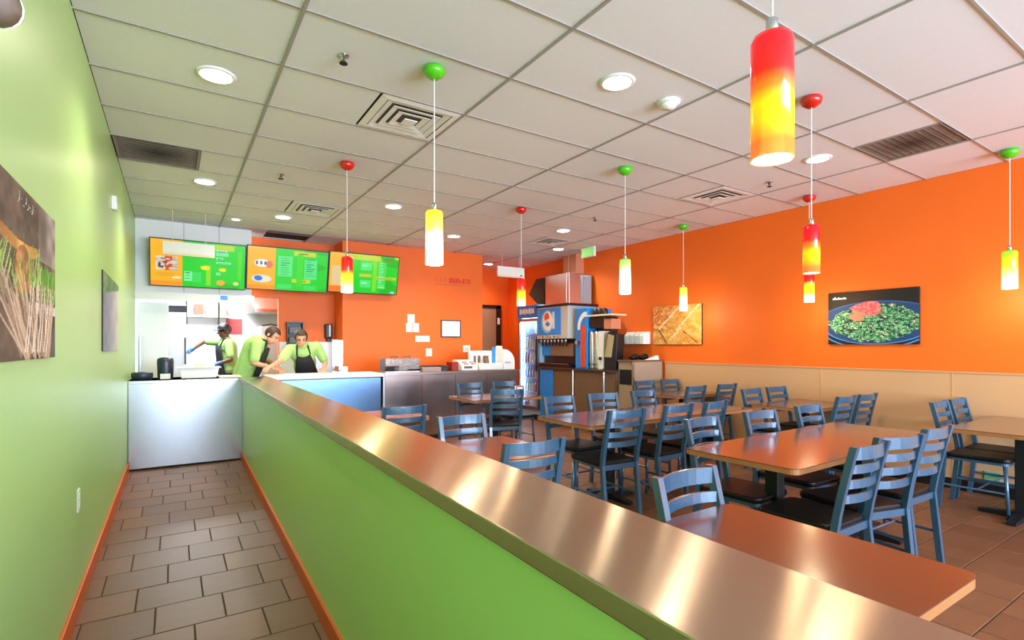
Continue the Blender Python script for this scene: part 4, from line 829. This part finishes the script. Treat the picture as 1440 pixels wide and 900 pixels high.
def make_chair():
    t = thing('dining_chair', (0, 0, 0), '', 'chair', 'black ladder-back dining chairs')
    MB().prism(rrect(-.19, .19, -.185, .225, .05), 'z', .44, .475).build('seat', VINYL, t, bevel=.012)
    MB().prism(rrect(-.183, .183, -.18, .218, .045), 'z', .42, .44).build('seat_frame', FRAME, t)
    def yz(z):
        return -.19 - (.045 * (1 - z / .45) if z < .45 else .095 * ((z - .45) / .45) ** 1.2)
    zs = [0, .12, .25, .36, .45, .55, .65, .75, .83, .888]
    for s in (-1, 1):
        poly = [(yz(z) + .017, z) for z in zs] + [(yz(z) - .017, z) for z in reversed(zs)]
        MB().prism(poly, 'x', s * .172 - .015, s * .172 + .015).build('back_post', FRAME, t)
        MB().cyl((s * .16, .19, .43), (s * .172, .215, .008), .0145, .0125, n=10).build('front_leg', FRAME, t, True)
        MB().cyl((s * .172, .215, 0), (s * .172, .215, .012), .016, n=10).build('foot_glide', BLACK, t)
        MB().cyl((s * .168, .205, .2), (s * .172, yz(.2), .2), .009, n=8).build('stretcher', FRAME, t)
    for z, h in ((.852, .032), (.77, .021), (.692, .021), (.614, .021)):
        pts = [(x, yz(z) + .004 - .035 * (1 - (x / .164) ** 2), z) for x in np.linspace(-.164, .164, 9)]
        MB().ribbon(pts, h, .013).build('back_slat', FRAME, t)
    MB().cyl((-.17, .02, .2), (.17, .02, .2), .008, n=8).build('stretcher', FRAME, t)
    MB().ribbon([(x, yz(.43), .43) for x in (-.164, .164)], .02, .014).build('rear_rail', FRAME, t)
    return t
CH = [  # x, y of back top, facing (+1: looks away from the camera, +Y), twist, label
 (2.94, 1.21, 1, .0, 'black ladder-back chair on the near side of the large table, leftmost and nearest of three'),
 (3.4, 1.22, 1, -.24, 'black ladder-back chair on the near side of the large table, middle of three'),
 (3.9, 1.24, 1, -.03, 'black ladder-back chair on the near side of the large table, rightmost of three'),
 (3.06, 2.3, -1, .06, 'black chair on the far side of the large table, at its left corner'),
 (3.72, 2.3, -1, -.04, 'black chair on the far side of the large table, middle one'),
 (4.42, 2.3, -1, .0, 'black chair on the far side of the large table, rightmost'),
 (1.7, 1.35, -1, .05, 'chair with only its top rail showing behind the nearest table'),
 (1.59, 2.2, 1, -.05, 'chair with blue-lit curved rails just behind the low wall, in the middle'),
 (1.72, 3.3, -1, .03, 'chair facing the camera at the table against the middle of the low wall'),
 (1.6, 4.05, 1, -.04, 'chair on the near side of the far table against the low wall'),
 (5.52, 2.49, 1, .02, 'chair on the near side of the middle wall table, left of the pair'),
 (5.98, 2.49, 1, .0, 'chair on the near side of the middle wall table, right one by the wainscot'),
 (5.57, 3.53, -1, .03, 'chair on the far side of the middle wall table, left one'),
 (6.06, 3.53, -1, -.03, 'chair on the far side of the middle wall table, right one against the wainscot'),
 (5.7, 1.82, -1, .03, 'chair facing the camera at the right-edge wall table, left one'),
 (6.12, 1.82, -1, .0, 'chair facing the camera at the right-edge wall table, right one against the wainscot'),
 (2.96, 2.89, 1, -.06, 'chair on the near side of the long middle tables, leftmost of three'),
 (3.55, 2.9, 1, .04, 'chair on the near side of the long middle tables, second from the left'),
 (4.03, 2.9, 1, .12, 'chair on the near side of the long middle tables, rightmost of three'),
 (3.15, 4.03, -1, .0, 'chair on the far side of the long middle tables, leftmost'),
 (3.7, 4.03, -1, -.1, 'chair on the far side of the long middle tables, second from left'),
 (4.34, 4.03, -1, .05, 'chair on the far side of the long middle tables, rightmost'),
 (3.28, 6.1, -1, .0, 'chair before the register counter, left one at the small table'),
 (3.82, 6.1, -1, .0, 'chair before the register counter, right one at the small table'),
 (3.26, 4.95, 1, -.35, 'turned chair between the small table and the long middle tables'),
 (5.57, 5.15, -1, .0, 'chair before the condiment cabinet, left one on the far side'),
 (6.09, 5.15, -1, .0, 'chair before the condiment cabinet, right one on the far side'),
 (5.37, 4.12, 1, .04, 'chair on the near side of the far wall table, left one'),
 (6.0, 4.12, 1, .0, 'chair on the near side of the far wall table, right one against the wainscot'),
]
chair0 = make_chair()
for k, (x, yb, f, tw, lab) in enumerate(CH):
    o = chair0 if k == 0 else copy_tree(chair0)
    o['label'] = lab; o.location = (x, yb + .285 * f, 0); o.rotation_euler.z = (0 if f > 0 else PI) + tw
o = B('wall_plate', mat('pale_green_plate', (120, 180, 130), .4), XR - .03, XR - .0205, 1.55, 1.67, .11, .22, bevel=.003); tag(o, 'small green plate standing in for a green patch low on the wall', 'plate')  # flat plate stands in for an unidentified green patch
# small things on tables
t = thing('napkin_dispenser', (3.4, 5.6, TZ), 'steel napkin dispenser standing on the small table near the counter', 'dispenser')
B('case', STEEL, 3.62, 3.76, 5.5, 5.62, TZ, TZ + .13, t, bevel=.008); B('napkins', PAPER, 3.65, 3.73, 5.498, 5.5, TZ + .03, TZ + .11, t)

# ================================================================== PEOPLE
def remesh(name, mb, m, parent, vox, it=6):
    o = mb.build(name, m, None, True, raw=True)
    md = o.modifiers.new('r', 'REMESH'); md.mode = 'VOXEL'; md.voxel_size = vox
    sm = o.modifiers.new('s', 'SMOOTH'); sm.iterations = it; sm.factor = .5
    dg = bpy.context.evaluated_depsgraph_get(); me = bpy.data.meshes.new_from_object(o.evaluated_get(dg))
    loc = o.location.copy(); o.modifiers.clear(); old = o.data; o.data = me; bpy.data.meshes.remove(old)
    for q in me.polygons: q.use_smooth = True
    if not me.materials: me.materials.append(m)
    off = parent.location
    me.transform(Matrix.Translation(loc - off)); o.location = (0, 0, 0); o.parent = parent; me.name = name
    return o
def capsule(mb, a, b, ra, rb):
    mb.cyl(a, b, ra, rb, n=14); mb.ell(a, (ra,) * 3, n=14, m=8); mb.ell(b, (rb,) * 3, n=14, m=8)
def hand(mb, wrist, d, side, nrm, curl=.5):
    d = Vector(d).normalized(); nrm = Vector(nrm); nrm = (nrm - d * nrm.dot(d)).normalized(); t = d.cross(nrm)
    w = Vector(wrist); pc = w + d * .05
    M = Matrix((t, d, nrm)).transposed(); mb.ell(pc, (.042, .055, .018), M)
    for k, L in enumerate((.072, .084, .078, .06)):
        a = w + d * .088 + t * ((k - 1.5) * .0215) * side; b = a + (d * math.cos(curl * .6) + nrm * math.sin(curl * .6)) * L * .5; c = b + (d * math.cos(curl * 1.5) + nrm * math.sin(curl * 1.5)) * L * .5
        capsule(mb, a, b, .0095, .009); capsule(mb, b, c, .009, .008)
    a = w + d * .03 - t * .035 * side; b = a + (d * .6 - t * .8 * side) * .045 + nrm * .01; c = b + (d * .9 - t * .2 * side) * .035 + nrm * .015
    capsule(mb, a, b, .0125, .011); capsule(mb, b, c, .011, .009)
def person(label, J, skin, shirt, trousers, headU, headF, hairm, cap=False, gloves=None):
    J = {k: Vector(v) for k, v in J.items()}
    t = thing('person', (J['pelvis'].x, J['pelvis'].y, 0), label, 'person')
    up = Vector(headU).normalized(); fw = Vector(headF); fw = (fw - up * fw.dot(up)).normalized(); rt = fw.cross(up)
    HM = Matrix((rt, fw, up)).transposed(); hc = J['head']
    def H(x, y, z): return hc + rt * x + fw * y + up * z
    b = MB()
    b.ell(H(0, -.01, .03), (.076, .094, .088), HM); b.ell(H(0, .018, -.035), (.06, .074, .08), HM); b.ell(H(0, .04, -.085), (.035, .036, .03), HM)
    capsule(b, H(0, .088, .012), H(0, .108, -.022), .009, .014)                     # nose
    for s in (-1, 1): b.ell(H(s * .078, -.012, -.012), (.01, .02, .033), HM)          # ears
    b.ell(H(0, .078, -.062), (.026, .014, .012), HM); b.ell(H(0, .072, .03), (.052, .02, .012), HM)
    capsule(b, J['neck'], H(0, -.015, -.06), .052, .05); capsule(b, J['chest'], J['neck'], .1, .055)
    capsule(b, J['pelvis'], J['chest'], .12, .13)
    for s in 'LR':
        capsule(b, J['chest'], J['sh' + s], .09, .055); capsule(b, J['sh' + s], J['el' + s], .048, .038); capsule(b, J['el' + s], J['wr' + s], .038, .026)
        capsule(b, J['pelvis'], J['kn' + s], .085, .055); capsule(b, J['kn' + s], J['an' + s], .052, .036); f = J['an' + s] + (J['toe']).normalized() * .15
        capsule(b, (J['an' + s].x, J['an' + s].y, .04), (f.x, f.y, .032), .036, .03)
        if not gloves: hand(b, J['wr' + s], J['wr' + s] - J['el' + s], 1 if s == 'L' else -1, J['palm' + s])
    body = remesh('body', b, skin, t, .0065)
    if gloves:
        for s in 'LR':
            g = MB(); hand(g, J['wr' + s], J['wr' + s] - J['el' + s], 1 if s == 'L' else -1, J['palm' + s]); capsule(g, J['wr' + s] - (J['wr' + s] - J['el' + s]).normalized() * .04, J['wr' + s] + (J['wr' + s] - J['el' + s]).normalized() * .03, .036, .034)
            remesh('glove', g, gloves, t, .0065, 4)
    # clothes
    c = MB(); side = (J['shL'] - J['shR']).normalized()
    spine = (J['chest'] - J['pelvis']); front = Vector(J['front']); front = (front - spine.normalized() * front.dot(spine.normalized())).normalized()
    TM = Matrix((side, front, side.cross(front))).transposed()
    capsule(c, J['pelvis'], J['chest'], .145, .15); c.ell(J['chest'], (.185, .14, .17), TM); c.ell(J['pelvis'] + spine * .5, (.165, .13, .2), TM); c.ell(J['pelvis'], (.17, .14, .14), TM)
    capsule(c, J['chest'], J['neck'] - (J['neck'] - J['chest']) * .15, .11, .072)
    for s in 'LR':
        capsule(c, J['chest'] + (J['sh' + s] - J['chest']) * .5, J['sh' + s], .10, .075); e = J['sh' + s].lerp(J['el' + s], .78); capsule(c, J['sh' + s], e, .074, .064)
    sh = remesh('polo_shirt', c, shirt, t, .011)
    cl = MB(); nn = (J['neck'] - J['chest']).normalized(); p = J['neck'] - nn * .01
    a = nn.orthogonal().normalized(); bb = nn.cross(a)
    ring = [p + (a * math.cos(x) + bb * math.sin(x)) * .068 for x in np.linspace(0, 2 * PI, 17)]; cl.tube(ring, .014); cl.build('collar', shirt, sh, True)
    p = MB(); p.ell(J['pelvis'] - spine.normalized() * .06, (.168, .138, .14), TM)
    for s in 'LR': capsule(p, J['pelvis'] + (J['kn' + s] - J['pelvis']) * .12, J['kn' + s], .10, .075); capsule(p, J['kn' + s], J['an' + s], .073, .06)
    remesh('trousers', p, trousers, t, .012)
    sh2 = MB()
    for s in 'LR': f = J['an' + s] + J['toe'].normalized() * .16; capsule(sh2, (J['an' + s].x, J['an' + s].y, .05), (f.x, f.y, .042), .05, .042)
    remesh('shoes', sh2, BLACK, t, .01)
    # apron: curved cloth sheet in front of the torso with straps
    ap = MB(); rows = []
    su = spine.normalized()
    for (tt, w, d) in ((1.1, .09, .185), (.8, .125, .19), (.35, .155, .185), (0., .17, .175), (-.12, .18, .165), (-.3, .185, .16), (-.6, .19, .155)):
        if tt >= 0: base = J['pelvis'] + spine * tt; fr = front; sd = side
        else: base = J['pelvis'] + Vector((0, 0, tt)) ; fr = Vector((front.x, front.y, 0)).normalized(); sd = side
        rows.append([base + sd * (w * u) + fr * (d - .06 * u * u) for u in np.linspace(-1, 1, 9)])
    vs = [q for r in rows for q in r]; n = 9
    fs = [(i * n + k, i * n + k + 1, (i + 1) * n + k + 1, (i + 1) * n + k) for i in range(len(rows) - 1) for k in range(n - 1)]
    apo = ap.add(vs, fs).build('apron', APRON, t, True); so = apo.modifiers.new('thickness', 'SOLIDIFY'); so.thickness = .008
    for q_, g_ in ((rows[0][0], -1), (rows[0][-1], 1)): MB().tube([q_, J['neck'] + side * .075 * g_ + front * .06, J['neck'] + side * .06 * g_ - front * .05], .011).build('apron_strap', APRON, apo)
    # hair or cap, eyes, brows, mouth
    h = MB().ell(H(0, -.016, .035), (.084, .1, .095), HM, 24, 16)
    hv = [Vector(v) - hc for v in h.v]
    keep = []
    for fc in h.f:
        q = sum((hv[i] for i in fc), Vector()) / len(fc); z = q.dot(up); y = q.dot(fw)
        if (y < .035 and z > -.055) or z > .072 or (y < -.03 and z > -.075): keep.append(fc)
    used = sorted({i for fc in keep for i in fc}); ix = {i: n for n, i in enumerate(used)}
    hh = MB(); hh.add([h.v[i] for i in used], [tuple(ix[i] for i in fc) for fc in keep]); ho = hh.build('hair', hairm, t, True); s_ = ho.modifiers.new('thickness', 'SOLIDIFY'); s_.thickness = .012; s_.offset = 0
    if cap:
        k_ = MB(); k_.ell(H(0, -.008, .05), (.09, .108, .09), HM, 20, 12); co_ = remesh('cap', k_, BLACK, t, .01, 2)
        bmv = []; m2 = MB()
        for u in np.linspace(-1, 1, 9): bmv.append(H(.075 * u, .085 + .075 * math.sqrt(max(0, 1 - u * u)), .035)); 
        inn = [H(.082 * u, .06, .045) for u in np.linspace(-1, 1, 9)]
        m2.add(inn + bmv + [v + up * .008 for v in inn + bmv], [(k, k + 1, 10 + k, 9 + k) for k in range(8)] + [(18 + k, 27 + k, 28 + k, 19 + k) for k in range(8)] + [(9 + k, 10 + k, 28 + k, 27 + k) for k in range(8)]); m2.build('brim', BLACK, co_)
    ey = MB(); br = MB()
    for s in (-1, 1): ey.ell(H(s * .031, .083, .006), (.012, .006, .006), HM, 10, 6); br.ell(H(s * .032, .088, .028), (.019, .005, .005), HM, 8, 6)
    ey.build('eyes', EYE, t, True); br.build('eyebrows', hairm, t, True); MB().ell(H(0, .089, -.063), (.023, .006, .005), HM, 10, 6).build('mouth', LIP, t, True)
    return t
# worker bending over the counter, seen from his right-hand side, looking down to the right
person('person in lime polo and black apron, bending with head bowed to the right',
 dict(pelvis=(.80, 7.92, .95), chest=(.93, 7.83, 1.36), neck=(1.02, 7.79, 1.47), head=(1.13, 7.76, 1.51), shL=(.99, 7.96, 1.43), shR=(.93, 7.66, 1.40),
      elL=(1.1, 8.0, 1.17), elR=(.89, 7.60, 1.15), wrL=(1.2, 7.82, 1.09), wrR=(1.09, 7.60, 1.09), palmL=(0, 0, -1), palmR=(0, .2, -1),
      knL=(.84, 8.0, .5), knR=(.83, 7.84, .5), anL=(.78, 8.02, .07), anR=(.76, 7.84, .07), toe=(1, -.2, 0), front=(1, -.35, -.2)),
 SKIN, LIMEF, PANTS, (.62, -.05, .75), (.62, -.55, -.6), HAIR)
# worker facing the camera, leaning over with his right arm reaching to the lower left
person('person in lime polo and black apron, facing the camera, one arm reaching left',
 dict(pelvis=(1.66, 8.17, .95), chest=(1.57, 7.96, 1.28), neck=(1.54, 7.87, 1.39), head=(1.51, 7.79, 1.475), shL=(1.75, 7.93, 1.37), shR=(1.39, 7.92, 1.33),
      elL=(1.88, 7.96, 1.13), elR=(1.22, 7.66, 1.17), wrL=(1.82, 7.76, 1.05), wrR=(1.07, 7.46, 1.11), palmL=(-.3, 0, -1), palmR=(0, 0, -1),
      knL=(1.74, 8.12, .5), knR=(1.58, 8.12, .5), anL=(1.75, 8.16, .07), anR=(1.57, 8.16, .07), toe=(0, -1, 0), front=(-.15, -1, -.2)),
 SKIN, LIMEF, KHAKI, (-.05, -.32, .94), (-.1, -.9, -.4), HAIR)
# cook in the kitchen with cap, arm stretched to the left
person('person in black cap and lime polo in the kitchen, gloved arm stretched left',
 dict(pelvis=(.80, 10.1, .96), chest=(.77, 10.08, 1.36), neck=(.75, 10.06, 1.5), head=(.72, 10.04, 1.62), shL=(.78, 9.90, 1.42), shR=(.72, 10.26, 1.44),
      elL=(.80, 9.80, 1.15), elR=(.44, 10.3, 1.45), wrL=(.60, 9.72, 1.08), wrR=(.24, 10.22, 1.30), palmL=(0, 0, -1), palmR=(0, 0, -1),
      knL=(.80, 10.0, .5), knR=(.80, 10.2, .5), anL=(.82, 10.0, .07), anR=(.82, 10.2, .07), toe=(-1, -.2, 0), front=(-1, -.25, -.1)),
 SKIN2, LIMEF, PANTS, (-.12, -.05, 1), (-1, -.45, -.35), HAIR, cap=True, gloves=GLOVE)
